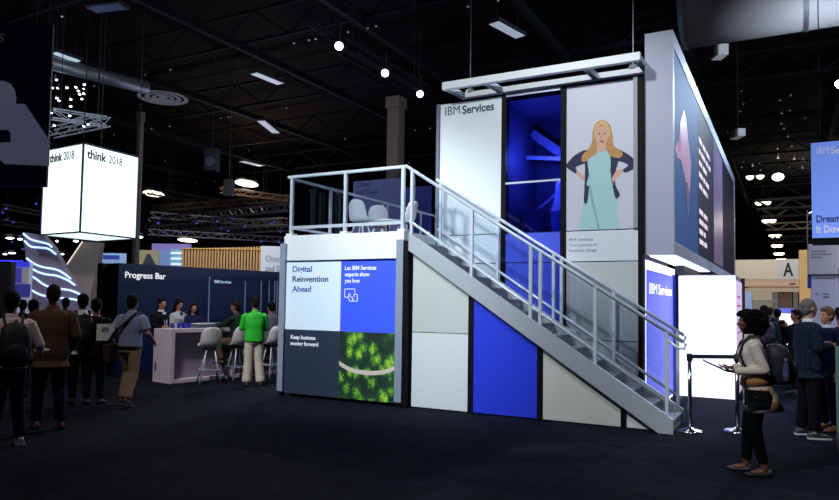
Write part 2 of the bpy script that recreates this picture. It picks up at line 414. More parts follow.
# ================================================================== DECK
XD0, XD1, YD = -8.04, -5.54, 9.68
dk = thing('raised_deck', 'raised white deck on grey columns with four poster tiles on its front', 'platform', (-6.8, 11, 0))
MB().box((XD0, YD, 2.42), (XD1, 16.1, 2.87)).build('fascia', FASCIA, dk, bevel=.01)
MB().box((XD0+.1, 9.80, .0), (XD1-.1, 16, 2.42)).build('base_box', BLACK, dk)
for x0, x1 in ((-8.09, -7.965), (-5.655, -5.52)):
    MB().box((x0, 9.63, .08), (x1, 9.78, 2.73)).build('column', GREYPOST, dk, bevel=.005)
    MB().box((x0+.03, 9.65, 0), (x1-.03, 9.75, .08)).build('levelling_foot', BLACK, dk)
MB().box((-5.52, 9.66, .0), (-5.44, 9.8, 2.7)).build('shadow_gap_post', BLACK, dk)
YP = 9.66
xm = -6.76
def tile(name, x0, x1, z0, z1, m): return MB().box((x0, YP, z0), (x1, YP+.05, z1)).build(name, m, dk)
POST_L = mat('poster_pale', (214, 233, 250), .5, emit=.22, ecol=(205, 228, 250))
POST_B = mat('poster_blue', (52, 84, 245), .5, emit=.30, ecol=(60, 90, 250))
POST_D = mat('poster_dark', (40, 52, 74), .5, emit=.1, ecol=(36, 48, 72))
zt, zmid, zb0 = 2.385, 1.19, .06
ta = tile('poster_tile', -7.95, xm, zmid, zt, POST_L); tb = tile('poster_tile', xm, -5.66, zmid, zt, POST_B)
tc_ = tile('poster_tile', -7.95, xm, zb0, zmid, POST_D)
# forest photograph tile
FOR = mat('poster_forest', (90, 160, 40), .6)
def forest():
    nt = FOR.node_tree; b = nt.nodes['Principled BSDF']; tc = nt.nodes.new('ShaderNodeTexCoord')
    vo = nt.nodes.new('ShaderNodeTexVoronoi'); vo.inputs['Scale'].default_value = 5.6
    mp = nt.nodes.new('ShaderNodeMapping'); mp.inputs['Scale'].default_value = (1, 1, .75)
    nz = nt.nodes.new('ShaderNodeTexNoise'); nz.inputs['Scale'].default_value = 22; nz.inputs['Detail'].default_value = 5
    ad = nt.nodes.new('ShaderNodeVectorMath'); ad.operation = 'MULTIPLY_ADD'; ad.inputs[1].default_value = (.12, .12, .12)
    nt.links.new(tc.outputs['Object'], mp.inputs[0]); nt.links.new(nz.outputs['Color'], ad.inputs[0]); nt.links.new(mp.outputs[0], ad.inputs[2])
    nt.links.new(mp.outputs[0], nz.inputs['Vector']); nt.links.new(ad.outputs[0], vo.inputs['Vector'])
    cr = nt.nodes.new('ShaderNodeValToRGB'); e = cr.color_ramp.elements
    e[0].position = .0; e[0].color = lin((185, 222, 70)); e[1].position = 1; e[1].color = lin((6, 30, 26))
    for p, c in ((.26, (128, 184, 48)), (.42, (66, 128, 36)), (.58, (18, 60, 36))):
        q = e.new(p); q.color = lin(c)
    mu = nt.nodes.new('ShaderNodeMath'); mu.operation = 'MULTIPLY_ADD'; mu.inputs[1].default_value = 1.0
    nz2 = nt.nodes.new('ShaderNodeTexNoise'); nz2.inputs['Scale'].default_value = 60
    nt.links.new(tc.outputs['Object'], nz2.inputs['Vector'])
    mm = nt.nodes.new('ShaderNodeMath'); mm.operation = 'MULTIPLY_ADD'; mm.inputs[1].default_value = .7; mm.inputs[2].default_value = -.27
    nt.links.new(nz2.outputs['Fac'], mm.inputs[0]); nt.links.new(vo.outputs['Distance'], mu.inputs[0]); nt.links.new(mm.outputs[0], mu.inputs[2])
    nt.links.new(mu.outputs[0], cr.inputs[0]); nt.links.new(cr.outputs[0], b.inputs['Base Color'])
    nt.links.new(cr.outputs[0], b.inputs['Emission Color']); b.inputs['Emission Strength'].default_value = .2
forest()
tf = tile('poster_tile', xm, -5.66, zb0, zmid, FOR); tf['label'] = 'poster tile with aerial photograph of a green forest and a road'
rp = [(337, 363), (342, 365), (347, 368), (353, 370.5), (360, 372), (368, 373), (376, 373), (384, 372), (390, 370.2), (396, 368)]
top = [PY(u, v-2.2, YP) for u, v in rp]; bot = [PY(u, v+2.2, YP) for u, v in rp]
for p in top+bot: p.y = YP-.001; p.x = min(max(p.x, xm), -5.66)
MB().prism(top+bot[::-1], (0, -.002, 0)).build('printed_road', mat('print_road', (214, 206, 196), .7), tf)
BT = mat('poster_text_blue', (60, 100, 175), .6); BT2 = mat('poster_text_navy', (38, 66, 104), .6)
yletter('Digital', 292.7, 271.9, 311.9, 5.5, YP, BT, ta, bold=.02)
yletter('Reinvention', 292.6, 281.7, 328.3, 5.4, YP, BT2, ta, bold=.02)
yletter('Ahead', 292.2, 291.5, 311, 5.4, YP, BT, ta, bold=.02)
yletter('Let IBM Services', 345, 270, 376.3, 4, YP, WHITETXT, tb, bold=.02)
yletter('experts show', 344.9, 276.3, 369.6, 4, YP, WHITETXT, tb, bold=.02)
yletter('you how', 344.8, 282.6, 360, 4, YP, WHITETXT, tb, bold=.02)
yletter('Keep business', 290.8, 338.7, 315.4, 3.8, YP, WHITETXT, tc_, bold=.02)
yletter('moving forward', 290.6, 345, 318.2, 3.8, YP, WHITETXT, tc_, bold=.02)
ic = MB()
def icl(pts, w=.012):
    P = [PY(u, v, YP-.003) for u, v in pts]
    for a, b in zip(P[:-1], P[1:]): ic.bar(a, b, .004, w, up=(0, 0, 1) if abs((b-a).z) < abs((b-a).x) else (1, 0, 0))
icl([(349, 297.2), (344.6, 297.2), (344.7, 289), (354.8, 289), (354.7, 293)])
icl([(354, 297), (354, 294.3), (357.4, 294.3), (357.2, 301.3), (353.2, 301.3), (353.3, 299)])
icl([(349.5, 300), (347.4, 297.3), (348.6, 296.6), (348.7, 293.4), (350, 293.4), (350.1, 296.6), (352.8, 297.8), (352.2, 301.2), (349.6, 301.2), (349.3, 299.5)], .01)
ic.build('screen_icon', WHITETXT, tb)

# deck railing
dr = thing('deck_railing', 'level aluminium railing with smoked glass around the raised deck', 'railing', (-6.8, 9.75, 2.87))
for x in (-7.93, -6.75, -5.60):
    MB().bar((x, 9.74, 2.87), (x, 9.74, 3.93), .055, .055).build('post', ALU, dr)
    MB().box((x-.07, 9.68, 2.87), (x+.07, 9.82, 2.91)).build('base_plate', FASCIA, dr)
MB().bar((-8.02, 9.74, 3.95), (-5.53, 9.74, 3.95), .06, .045).build('handrail', ALU, dr)
MB().bar((-7.93, 9.74, 3.02), (-5.60, 9.74, 3.02), .04, .05).build('lower_rail', ALU, dr)
for a, b in ((-7.90, -6.78), (-6.72, -5.63)):
    MB().box((a, 9.736, 3.05), (b, 9.744, 3.92)).build('glass_panel', SMOKE, dr)
MB().bar((-7.95, 9.76, 3.92), (-7.95, 16, 3.92), .05, .045).build('handrail', ALU, dr)
MB().bar((-7.95, 9.76, 3.02), (-7.95, 16, 3.02), .04, .04).build('lower_rail', ALU, dr)
MB().bar((-7.95, 16, 3.92), (-5.6, 16, 3.92), .05, .045).build('handrail', ALU, dr)
MB().bar((-7.95, 16, 3.05), (-5.6, 16, 3.05), .04, .04).build('lower_rail', ALU, dr)
for x, y in ((-7.95, 10.95), (-7.95, 12.9), (-7.95, 13.1), (-7.95, 14.7), (-7.95, 16), (-6.8, 16), (-5.6, 16)):
    MB().bar((x, y, 2.87), (x, y, 3.92), .045, .045).build('post', ALU, dr)

# round curtained booth on the deck
bcn = PY(327, 191, 16.5); bzt = bcn.z
rb = thing('round_booth', 'tall round black curtained booth beyond the raised deck, seen through its smoked glass', 'booth', (bcn.x, bcn.y, 0))
rings = []
for k in range(2):
    rings.append([V((bcn.x+(.47+.02*math.sin(14*t))*math.cos(t), bcn.y+(.47+.02*math.sin(14*t))*math.sin(t), .01+k*(bzt-.02))) for t in [2*PI*i/96 for i in range(96)]])
MB().loft(rings).build('curtain', mat('black_curtain', (14, 18, 26), .45), rb)
MB().lathe([(.49, bzt-.12), (.51, bzt-.12), (.51, bzt), (.49, bzt)], (bcn.x, bcn.y, 0), 48, True).build('rim', mat('rim', (22, 32, 40), .25), rb)

# ---- shell chairs and stools
SHELL = mat('white_shell', (225, 225, 228), .4)
def shell_mesh(parent, sh, s=1.0):
    rings = []
    prof = [(-.23, .015, .20), (-.21, -.01, .22), (-.10, -.03, .235), (.05, -.035, .24), (.15, .0, .235), (.20, .08, .225), (.225, .18, .215), (.25, .28, .205), (.27, .36, .17), (.275, .40, .11)]
    th = .012; n = 9
    for (y, z, w) in prof:
        row = []
        for i in range(n):
            t = -1+2*i/(n-1); e = t*t
            curl = .05*e if y < .15 else 0; fwdc = -.09*e if y >= .15 else -.02*e
            row.append(V((w*t, (y+fwdc), sh+z+curl)))
        rings.append(row)
    vs = [p for r in rings for p in r]; N = len(vs); fs = []
    for k in range(len(rings)-1):
        for i in range(n-1):
            a = k*n+i; fs.append((a, a+1, a+n+1, a+n))
    b = MB().add(vs, fs); o = b.build('seat_shell', SHELL, parent, local=True, smooth=True)
    so = o.modifiers.new('solid', 'SOLIDIFY'); so.thickness = th; ss = o.modifiers.new('sub', 'SUBSURF'); ss.levels = ss.render_levels = 1
    return o
def shell_seat(name, label, cat, loc, rz, sh, group=None, metal=ALU):
    t = thing(name, label, cat, loc, rz, group)
    shell_mesh(t, sh)
    for sx in (-1, 1):
        for sy in (-1, 1):
            MB().tube([(sx*.08, sy*.08, sh-.05), (sx*.13, sy*.12, sh*.5), (sx*.21, sy*.20, .0)], .015, 8).build('leg', metal, t, local=True, smooth=True)
    MB().bar((-.12, 0, sh-.05), (.12, 0, sh-.05), .2, .02).build('seat_frame', STEELDARK, t, local=True)
    if sh > .6:
        k = (sh-.28)/sh; r = .21
        MB().tube([(-.19, -.18, .28), (.19, -.18, .28), (.19, .18, .28), (-.19, .18, .28), (-.19, -.18, .28)], .01, 6).build('footrest', metal, t, local=True)
    return t

def face_rz(u, a):    # heading: 0 towards the camera, 90 to picture left, 180 away
    return YAW - math.atan((u-CX)/F) - math.radians(a)

def dpos(u, x): p = PX(u, 225, x); return (p.x, p.y, 2.87)
c1 = shell_seat('shell_chair', 'white shell chair on the deck, nearest the round black booth', 'chair', dpos(361, -7.5), face_rz(362, 215), .44)
c2 = dup(c1, dpos(378.5, -7.6), face_rz(378, 185), 'white shell chair on the deck with its tall back in the middle of the glass')
c3 = dup(c1, dpos(405, -6.75), face_rz(402, 120), 'white shell chair at the stair end of the deck')
q0 = PX(388, 225, -7.0)
tb_ = thing('side_table', 'low round white table between the shell chairs on the deck', 'table', (q0.x, q0.y, 2.87))
MB().lathe([(.26, 3.28), (.28, 3.29), (.28, 3.31), (.26, 3.32)], (q0.x, q0.y, 0), 32).build('table_top', SHELL, tb_)
MB().lathe([(.2, 2.87), (.2, 2.89), (.03, 2.91), (.03, 3.28)], (q0.x, q0.y, 0), 20).build('pedestal', CHROME, tb_)

# ================================================================== WIDE OVERHEAD SIGN + LIT ALLEY
ws = thing('overhead_screen', 'long overhead screen box with pale frame beside the display tower', 'display screen', (-1.73, 17, 2.5))
FRAME = mat('sign_frame', (176, 180, 200), .45)
XS0, XS1, YS0, YS1, ZS0, ZS1 = -1.945, -1.525, 10.92, 24.6, 2.50, 5.97
MB().box((XS0, YS0, ZS0), (XS1-.03, YS1, ZS1)).build('housing', FRAME, ws)
fr = MB()
fr.box((XS1-.03, YS0, ZS0), (XS1, YS1, ZS0+.2)).box((XS1-.03, YS0, ZS1-.25), (XS1, YS1, ZS1)).box((XS1-.03, YS0, ZS0+.2), (XS1, YS0+.12, ZS1-.25)).box((XS1-.03, YS1-.25, ZS0+.2), (XS1, YS1, ZS1-.25))
fr.build('frame', FRAME, ws)
SCR_B = mat('screen_blue', (6, 20, 50), .65, spec=.25, emit=.42, ecol=(30, 92, 170)); SCR_D = mat('screen_dark', (14, 16, 30), .65, spec=.25, emit=.35, ecol=(34, 32, 58))
SCR_P = mat('screen_pink', (150, 120, 160), .4, emit=.42, ecol=(212, 170, 204)); SCR_V = mat('screen_violet', (90, 80, 110), .4, emit=.3, ecol=(126, 104, 140), var=.5, vscale=4)
za, zc = ZS0+.2, ZS1-.25
y_b = PX(698, 150, XS1).y; y_d = PX(713, 150, XS1).y; y_e = PX(722, 200, XS1).y
s1 = MB().box((XS1-.03, YS0+.12, za), (XS1-.012, y_b, zc)).build('screen', SCR_B, ws)
s2 = MB().box((XS1-.03, y_b, za), (XS1-.012, YS1-.25, zc)).build('screen', SCR_D, ws)
def xs_poly(pts, m, name, parent, k=1):
    P = [PX(u, v, XS1-.012) for u, v in pts]
    for p in P: p.x = XS1-.012+.002*k
    MB().prism(P, (.002, 0, 0)).build(name, m, parent)
q = lambda pts: [(630+a/4, 120+b/4) for a, b in pts]
xs_poly([(680, 123), (684, 110), (686, 120), (688, 140), (691, 165), (690, 185), (688, 200), (685, 178), (681, 160), (677, 157), (675, 148), (678, 142), (681, 150)], SCR_P, 'printed_shape', s1)
xs_poly([(685, 182), (688, 182), (689, 198), (688.5, 218), (687, 205)], SCR_V, 'printed_shape', s1)
xs_poly([(713, 138), (722, 160), (723, 268), (714, 262)], SCR_V, 'printed_band', s2)
random.seed(3)
def word_rows(z0, z1, rows, ya, yb, parent, m):
    b = MB()
    for r in range(rows):
        z = z1 - (z1-z0)*(r+.5)/rows; y = ya
        end = yb - random.random()*(yb-ya)*.35
        while y < end:
            w = .25+random.random()*.6; b.box((XS1-.011, y, z-.05), (XS1-.007, min(y+w, end), z+.05)); y += w+.14
    b.build('text_lines', m, parent)
SCR_W = mat('screen_words', (200, 190, 205), .6, emit=.7, ecol=(226, 205, 222))
word_rows(4.0, 5.15, 5, y_b+.25, y_b+2.6, s2, SCR_W)
word_rows(2.9, 3.7, 4, y_b+.25, y_b+1.9, s2, SCR_W)
MB().box((XS0+.02, 11.2, ZS0-.02), (XS1-.02, 16.5, ZS0-.002)).build('underside_light', LBOX, ws)
MB().box((XS0+.05, 13.75, 2.3), (XS0+.2, 23, ZS0-.01)).build('support_rail', STEELDARK, ws)

bp = thing('backlit_side_panel', 'blue backlit panel with white lettering behind the foot of the staircase', 'sign', (-2.0, 12.3, 0))
XB = -1.955
LITB = mat('lit_blue', (70, 84, 230), .5, emit=.75, ecol=(78, 88, 224))
def litblue():
    # backlit cloth: one even blue base colour
    nt = LITB.node_tree; b = nt.nodes['Principled BSDF']; b.inputs['Base Color'].default_value = lin((70, 80, 220))
litblue()
MB().box((XB-.04, 10.97, 0), (XB, 14.1, 2.42)).build('light_frame', LBOX, bp)
pf = MB().box((XB, 11.06, .06), (XB+.02, 13.75, 2.27)).build('printed_cloth', LITB, bp)
MB().box((XB, 13.76, .0), (XB+.05, 14.1, 2.3)).build('edge_fin', mat('fin_blue', (34, 44, 140), .5), bp)
a = PX(647.5, 293.5, XB+.021); 
ya, yb = PX(648, 290, XB).y, PX(655.5, 290, XB).y; yc, yd = PX(657, 292, XB).y, PX(670.5, 297, XB).y
LT = mat('lit_text', (255, 255, 255), .5, emit=.9)
zl = PX(648, 293.5, XB).z; cp = .17
letter('IBM', (XB+.021, ya, zl), (XB+.021, yb, zl), cp, LT, pf, n=(1, 0, 0))
letter('Services', (XB+.021, yc, zl), (XB+.021, yd, zl), cp, LT, pf, n=(1, 0, 0), bold=.012)

wb = thing('lightbox_kiosk', 'glowing white lightbox kiosk behind the belt posts', 'lightbox', (-1.3, 14.8, 0))
MB().box((-1.84, 13.8, .02), (-.86, 13.86, 2.28)).build('lit_front', LBOX, wb)
MB().box((-1.86, 13.87, 0), (-.87, 16.1, 2.30)).build('cabinet', mat('kiosk_grey', (150, 155, 165), .5), wb)
LP = mat('lit_pinkish', (226, 205, 225), .5, emit=.62, ecol=(214, 196, 228))
sp = MB().box((-.868, 13.88, .05), (-.85, 15.6, 2.2)).build('side_graphic', LP, wb)
MB().box((-.87, 15.62, 0), (-.80, 15.78, 2.3)).build('edge_post', mat('edge_dark', (40, 30, 60), .4), wb)
bars = MB()
for k in range(5): bars.box((-.85, 14.1, 1.2+.17*k), (-.847, 15.2-.13*(k % 3), 1.235+.17*k))
bars.build('text_lines', mat('pink_lines', (222, 120, 190), .5, emit=.3), sp)

# ================================================================== STANCHIONS
def stanchion(u, v, label, arm):
    p = GZ(u, v); t = thing('belt_stanchion', label, 'stanchion', (p.x, p.y, 0), group='crowd control posts')
    MB().lathe([(.17, 0), (.175, .012), (.15, .03), (.05, .05), (.03, .07)], (0, 0, 0), 28).build('base', CHROME, t, local=True, smooth=True)
    MB().lathe([(.028, .06), (.028, 1.0)], n=16).build('pole', CHROME, t, local=True, smooth=True)
    MB().lathe([(.036, .96), (.04, .97), (.04, 1.05), (.03, 1.06)], n=16).build('belt_head', STEELDARK, t, local=True, smooth=True)
    return p
P1 = stanchion(690, 432, 'chrome belt post at the foot of the staircase', 1)
P2 = stanchion(737.5, 432, 'chrome belt post half hidden behind the woman in cream coat', 0)
tag(MB().bar((P1.x, P1.y, 1.02), (P2.x, P2.y, 1.02), .006, .055).build('retractable_belt', mat('belt', (16, 34, 40), .7)), 'dark retractable belt stretched between the two chrome posts', 'belt')

# ================================================================== PROGRESS BAR
dv = V((.18, .984, 0)).normalized(); nv = V((.984, -.18, 0)).normalized()     # along the bar / towards the guests
A0 = GZ(169.5, 384)
LB = 4.6
def cb(s, t, z): return A0 + dv*s - nv*t + V((0, 0, z))      # s along, t towards the staff
def cbox(b, s0, s1, t0, t1, z0, z1):
    return b.hexa([cb(s0, t0, z0), cb(s1, t0, z0), cb(s1, t1, z0), cb(s0, t1, z0)], [cb(s0, t0, z1), cb(s1, t0, z1), cb(s1, t1, z1), cb(s0, t1, z1)])
BARW = mat('bar_laminate', (214, 206, 214), .5); BARP = mat('bar_recess', (150, 142, 165), .6)
bc = thing('bar_counter', 'long white bar counter in front of the navy wall', 'bar counter', A0+dv*1.5)
cbox(MB(), 0, .09, 0, .64, 0, 1.02).build('end_panel', BARW, bc)
cbox(MB(), 0, LB, 0, .64, 1.02, 1.09).build('worktop', BARW, bc)
cbox(MB(), .09, LB, .22, .30, .0, 1.02).build('front_panel', BARP, bc)
cbox(MB(), .09, LB, .02, .22, .0, .07).build('plinth', BARW, bc)
g_ = MB()
for k in range(6):
    t = .07+k*.1; g_.hexa([cb(-.004, t, .06), cb(0, t, .06), cb(0, t+.008, .06), cb(-.004, t+.008, .06)], [cb(-.004, t, .98), cb(0, t, .98), cb(0, t+.008, .98), cb(-.004, t+.008, .98)])
g_.build('panel_grooves', BARP, bc)
cbox(MB(), -.006, 0, .52, .56, .22, .40).build('outlet_plate', STEELDARK, bc)
for s0 in (1.5, 3.0): cbox(MB(), s0, s0+.05, .02, .22, .07, 1.02).build('support_fin', BARW, bc)

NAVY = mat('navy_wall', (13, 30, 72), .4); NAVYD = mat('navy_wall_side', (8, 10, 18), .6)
OFF = 2.3
cW = nv.dot(A0)-OFF
wl = thing('navy_partition', 'dark navy partition wall with white lettering behind the bar', 'partition', A0-nv*OFF+dv*2)
W0 = PN(119, 263, nv, cW); ht = W0.z
sW = (W0-A0).dot(dv)
def wbx(b, s0, s1, t0, t1, z0, z1): return cbox(b, s0, s1, OFF-t1, OFF-t0, z0, z1)
wbx(MB(), sW, sW+8.5, -.5, 0, 0, ht).build('wall_panel', NAVY, wl)
p_l = PN(102, 264, nv, cW-.5); 
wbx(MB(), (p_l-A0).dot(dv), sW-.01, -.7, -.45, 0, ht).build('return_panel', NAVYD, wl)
sU = lambda u, v=275: (PN(u, v, nv, cW)-A0).dot(dv)
for u in (209, 245, 261, 269, 274.5, 277, 279.5, 282):
    s_ = sU(u); wbx(MB(), s_, s_+.03, 0, .012, .9, PN(u, 276 if u < 230 else 280, nv, cW).z-.02).build('light_strip', mat('strip', (120, 130, 160), .4, emit=.18), wl)
def nlet(s, u0, v0, u1, capx, m, bold=0):
    p0 = PN(u0, v0, nv, cW); s0 = (p0-A0).dot(dv); p1 = PN(u1, v0, nv, cW); s1 = (p1-A0).dot(dv); z = p0.z; c = PN(u0, v0-capx, nv, cW).z-z
    o = V((0, 0, z))
    a = A0-nv*(OFF-.002)+dv*s0; b = A0-nv*(OFF-.002)+dv*s1; a.z = b.z = z
    letter(s, a, b, c, m, wl, n=nv, bold=bold)
nlet('Progress Bar', 125, 277.6, 165.5, 6, mat('lit_letters', (255, 255, 255), .5, emit=.7), bold=.012)
nlet('IBM Services', 214.2, 282.9, 231, 2.8, mat('lit_letters_dim', (190, 215, 235), .5, emit=.5), bold=.01)

# stools
ST = [(209, 383), (237, 379.5), (271, 377)]
sf = math.atan2(-1*(-nv).x*-1, 1)  # placeholder, set below
# local -Y faces the bar (-nv): rotation rz with (sin rz, -cos rz) = -nv
rzbar = math.atan2(-nv.x, nv.y)
lbl = ['empty white shell bar stool nearest the counter end', 'white shell bar stool under the seated man in green plaid', 'white shell bar stool under the seated man in grey beside the deck column']
p = GZ(*ST[0]); st0 = shell_seat('bar_stool', lbl[0], 'bar stool', (p.x, p.y, 0), face_rz(209, 172), .74, 'shell stools at the bar')
STP = [p]
for k in (1, 2):
    p = GZ(*ST[k]); dup(st0, (p.x, p.y, 0), face_rz(ST[k][0], (150, 140)[k-1]), lbl[k]); STP.append(p)

# small items on the bar
CUPB = mat('cup_blue', (30, 50, 190), .4); TRAY = mat('tray', (120, 125, 130), .5)
tr = thing('serving_tray', 'grey shallow tray with pale rim on the bar counter', 'tray', cb(1.0, .42, 1.09))
s_tr = (GZ(203, 326, 1.2)-A0).dot(dv)
cbox(MB(), .75, 1.75, .22, .56, 1.09, 1.17).build('tray_body', TRAY, tr)
cbox(MB(), .72, 1.78, .20, .58, 1.17, 1.185).build('tray_rim', SHELL, tr)
BL = 'small blue paper cup among the giveaways on the bar counter'
cup0 = None
for k, (s_, t_) in enumerate(((.35, .3), (.42, .40), (.50, .28), (.55, .45), (.62, .34), (1.15, .12), (1.9, .3), (.3, .45), (1.95, .45))):
    loc = cb(s_, t_, 1.09)
    if cup0 is None:
        cup0 = tag(MB().lathe([(.03, 0), (.042, .10), (.042, .105), (.036, .105), (.026, .01)], n=16).build('paper_cup', CUPB, smooth=True), BL, 'cup', 'blue cups on the bar'); cup0.location = loc
    else:
        o = cup0.copy(); COL.objects.link(o); o.location = loc

# ================================================================== LIGHT CUBE
zc0, zc1 = 3.4, 5.74
ca, cbb, cc = V((-18.03, 11.45, 0)), V((-16.17, 11.32, 0)), V((-16.33, 13.18, 0)); cd = ca+cc-cbb
lc = thing('hanging_light_cube', 'large glowing white box sign hanging over the left crowd', 'hanging sign', (-17.2, 12.3, 3.4))
cxx = (cbb-ca).normalized(); cyy = (cc-cbb).normalized(); L = (cbb-ca).length
ctr = (ca+cc)/2
def face(c, ax, ay, az, name, m): return MB().obox(c, ax, ay, az).build(name, m, lc)
hz2 = (zc1-zc0)/2; up3 = V((0, 0, 1))
ff = face((ca+cbb)/2+up3*(zc0+hz2)+cyy*.02, cxx*(L/2-.03), cyy*.02, up3*(hz2-.03), 'lit_face', CUBEW)
fs_ = face((cbb+cc)/2+up3*(zc0+hz2)-cxx*.02, cyy*(L/2-.03), cxx*.02, up3*(hz2-.03), 'lit_face', CUBEW)
face((ca+cd)/2+up3*(zc0+hz2)+cxx*.02, cyy*(L/2-.03), cxx*.02, up3*(hz2-.03), 'lit_face', CUBEW)
face((cd+cc)/2+up3*(zc0+hz2)-cyy*.02, cxx*(L/2-.03), cyy*.02, up3*(hz2-.03), 'lit_face', CUBEW)
face(ctr+up3*(zc0+.02), cxx*(L/2-.03), cyy*(L/2-.03), up3*.02, 'lit_underside', mat('cube_under', (235, 250, 250), .5, emit=1.1))
e = MB()
EDG = mat('cube_edge', (20, 60, 80), .5)
for z in (zc0, zc1):
    for a, b in ((ca, cbb), (cbb, cc), (cc, cd), (cd, ca)): e.bar(a+up3*z, b+up3*z, .04, .04)
for a in (ca, cbb, cc, cd): e.bar(a+up3*zc0, a+up3*zc1, .04, .04)
e.build('edge_frame', EDG, lc)
for a in (ca, cbb, cc, cd): MB().cone(a+up3*zc1, a+up3*12.49, .012, n=6).build('suspension_cable', STEELDARK, lc)
TT = mat('cube_text', (50, 70, 80), .6); TL = mat('cube_text_light', (150, 170, 175), .6)
zt_ = 5.37
def cpt(o, d, k): return o+d*k+up3*zt_
letter('think', cpt(cbb, cyy, .12), cpt(cbb, cyy, .74), .23, TT, fs_, n=cxx, bold=.02, th=.01)
letter('2018', cpt(cbb, cyy, .82), cpt(cbb, cyy, 1.28), .21, TL, fs_, n=cxx, th=.01)
letter('think', cpt(ca, cxx, .30), cpt(ca, cxx, .90), .22, TT, ff, n=-cyy, bold=.02, th=.01)
letter('2018', cpt(ca, cxx, .98), cpt(ca, cxx, 1.45), .22, TL, ff, n=-cyy, th=.01)

# ================================================================== LEFT BANNER SCREEN
bs = thing('hanging_led_screen', 'huge dark hanging screen showing a grey figure at the upper left', 'display screen', AT(20, 110, 12))
SCN = mat('led_dark', (6, 9, 20), .5, emit=.06, ecol=(20, 28, 56)); SCG = mat('led_grey', (40, 44, 60), .5, emit=.42, ecol=(92, 96, 120))
bs_r = AT(49, 110, 12); dxl = (R2-V((0, 0, R2.z))).normalized(); dyl = V((0, 0, 1)).cross(dxl)
def bsl(u, v, off=0):
    n = dyl; c = n.dot(bs_r); p = PN(u, v, (n.x, n.y), c); return p - dyl*off
zb_, zt2 = bsl(49, 187).z, bsl(51.5, 24).z
p0 = bsl(49.5, 110); p0.z = 0; p1 = p0 - dxl*3.2
MB().hexa([p1+up3*zb_, p0+up3*zb_, p0+dyl*.05+up3*zb_, p1+dyl*.05+up3*zb_], [p1+up3*zt2, p0+up3*zt2, p0+dyl*.05+up3*zt2, p1+dyl*.05+up3*zt2]).build('screen', SCN, bs)
def sfig(pts, m, name, k=1): MB().prism([bsl(u, v, .004*k) for u, v in pts], -dyl*.004).build(name, m, bs)
sfig([(-20, 81), (4, 81), (11, 84), (15, 90), (16.5, 98), (16, 104), (-20, 104)], SCG, 'figure_head')
sfig([(-20, 104), (25, 104), (50, 141), (49.5, 166), (5, 164), (3, 146), (-20, 144)], mat('led_grey2', (36, 40, 56), .5, emit=.42, ecol=(88, 92, 120)), 'figure_body', 1)
sfig([(-20, 130), (8, 130), (11, 133), (11, 142), (-20, 144)], SCN, 'figure_gap', 2)
letter('S', bsl(-1, 42, .01), bsl(4.2, 42, .01), .14, mat('dim_text', (110, 115, 130), .5, emit=.1), bs, n=-dyl)
for k in (.3, 2.6): MB().cone(p0-dxl*k+up3*zt2, p0-dxl*k+up3*12.49, .012, n=6).build('suspension_cable', STEELDARK, bs)

# ================================================================== WING SCULPTURES
ww = ((20)) 
NEON = mat('neon_line', (200, 220, 255), .4, emit=1.6, ecol=(165, 195, 255)); WING = mat('wing_grey', (128, 120, 142), .6, emit=0); WINGR = mat('wing_taupe', (140, 128, 122), .6)
wg = thing('wing_panel', 'tall grey wing shaped panel with glowing wavy white lines', 'sculpture', AT(50, 300, 20))
off = dyl*.25
wn = dyl; wc = wn.dot(AT(50, 270, 20))
def wpt(u, v, k=0): return PN(u, v, (wn.x, wn.y), wc-k)
pts = [(22.4, 232), (42.4, 235.2), (52.8, 247), (64, 268), (75, 284), (83, 300), (93, 325), (99, 350), (36, 350), (32, 310), (30.4, 289), (26.4, 258.4)]
P = [wpt(*p) for p in pts]
MB().prism(P, off).build('wing_body', WING, wg)
c6 = lambda l: [wpt(a/6.246, 220+b/6.25, .02) for a, b in l]
for l in ([(145, 85), (190, 120), (240, 135), (300, 150), (325, 170)], [(152, 130), (190, 165), (240, 172), (300, 180), (350, 215)], [(165, 238), (215, 275), (270, 295), (350, 310), (400, 335), (442, 368)],
          [(172, 285), (230, 322), (290, 340), (350, 348), (420, 375), (468, 408)], [(180, 345), (220, 365), (260, 395), (290, 412), (340, 428), (380, 432), (440, 440), (500, 465)], [(190, 435), (260, 470), (360, 485), (470, 498), (530, 520)]):
    P = c6(l); out = []
    for i in range(len(P)-1):
        a, b, c, d = P[max(i-1, 0)], P[i], P[i+1], P[min(i+2, len(P)-1)]
        for k in range(5):
            t = k/5; out.append(.5*((2*b)+(c-a)*t+(2*a-5*b+4*c-d)*t*t+(3*b-a-3*c+d)*t**3))
    out.append(P[-1]); MB().tube(out, .028, 6).build('light_line', NEON, wg)
wr = thing('wing_panel', 'plain taupe wing shaped panel leaning right beside the striped one', 'sculpture', AT(88, 300, 20.6))
wc = wn.dot(AT(85, 270, 20.4))
MB().prism([wpt(*p) for p in [(82.4, 241.6), (101, 242.4), (89.7, 300), (84, 350), (72, 350), (64, 268)]], off).build('wing_body', WINGR, wr)
MB().tube([wpt(82.4, 241.6, .02), wpt(64.5, 268, .02)], .02, 6).build('edge_light', mat('edge_light', (255, 240, 220), .4, emit=.7), wr)

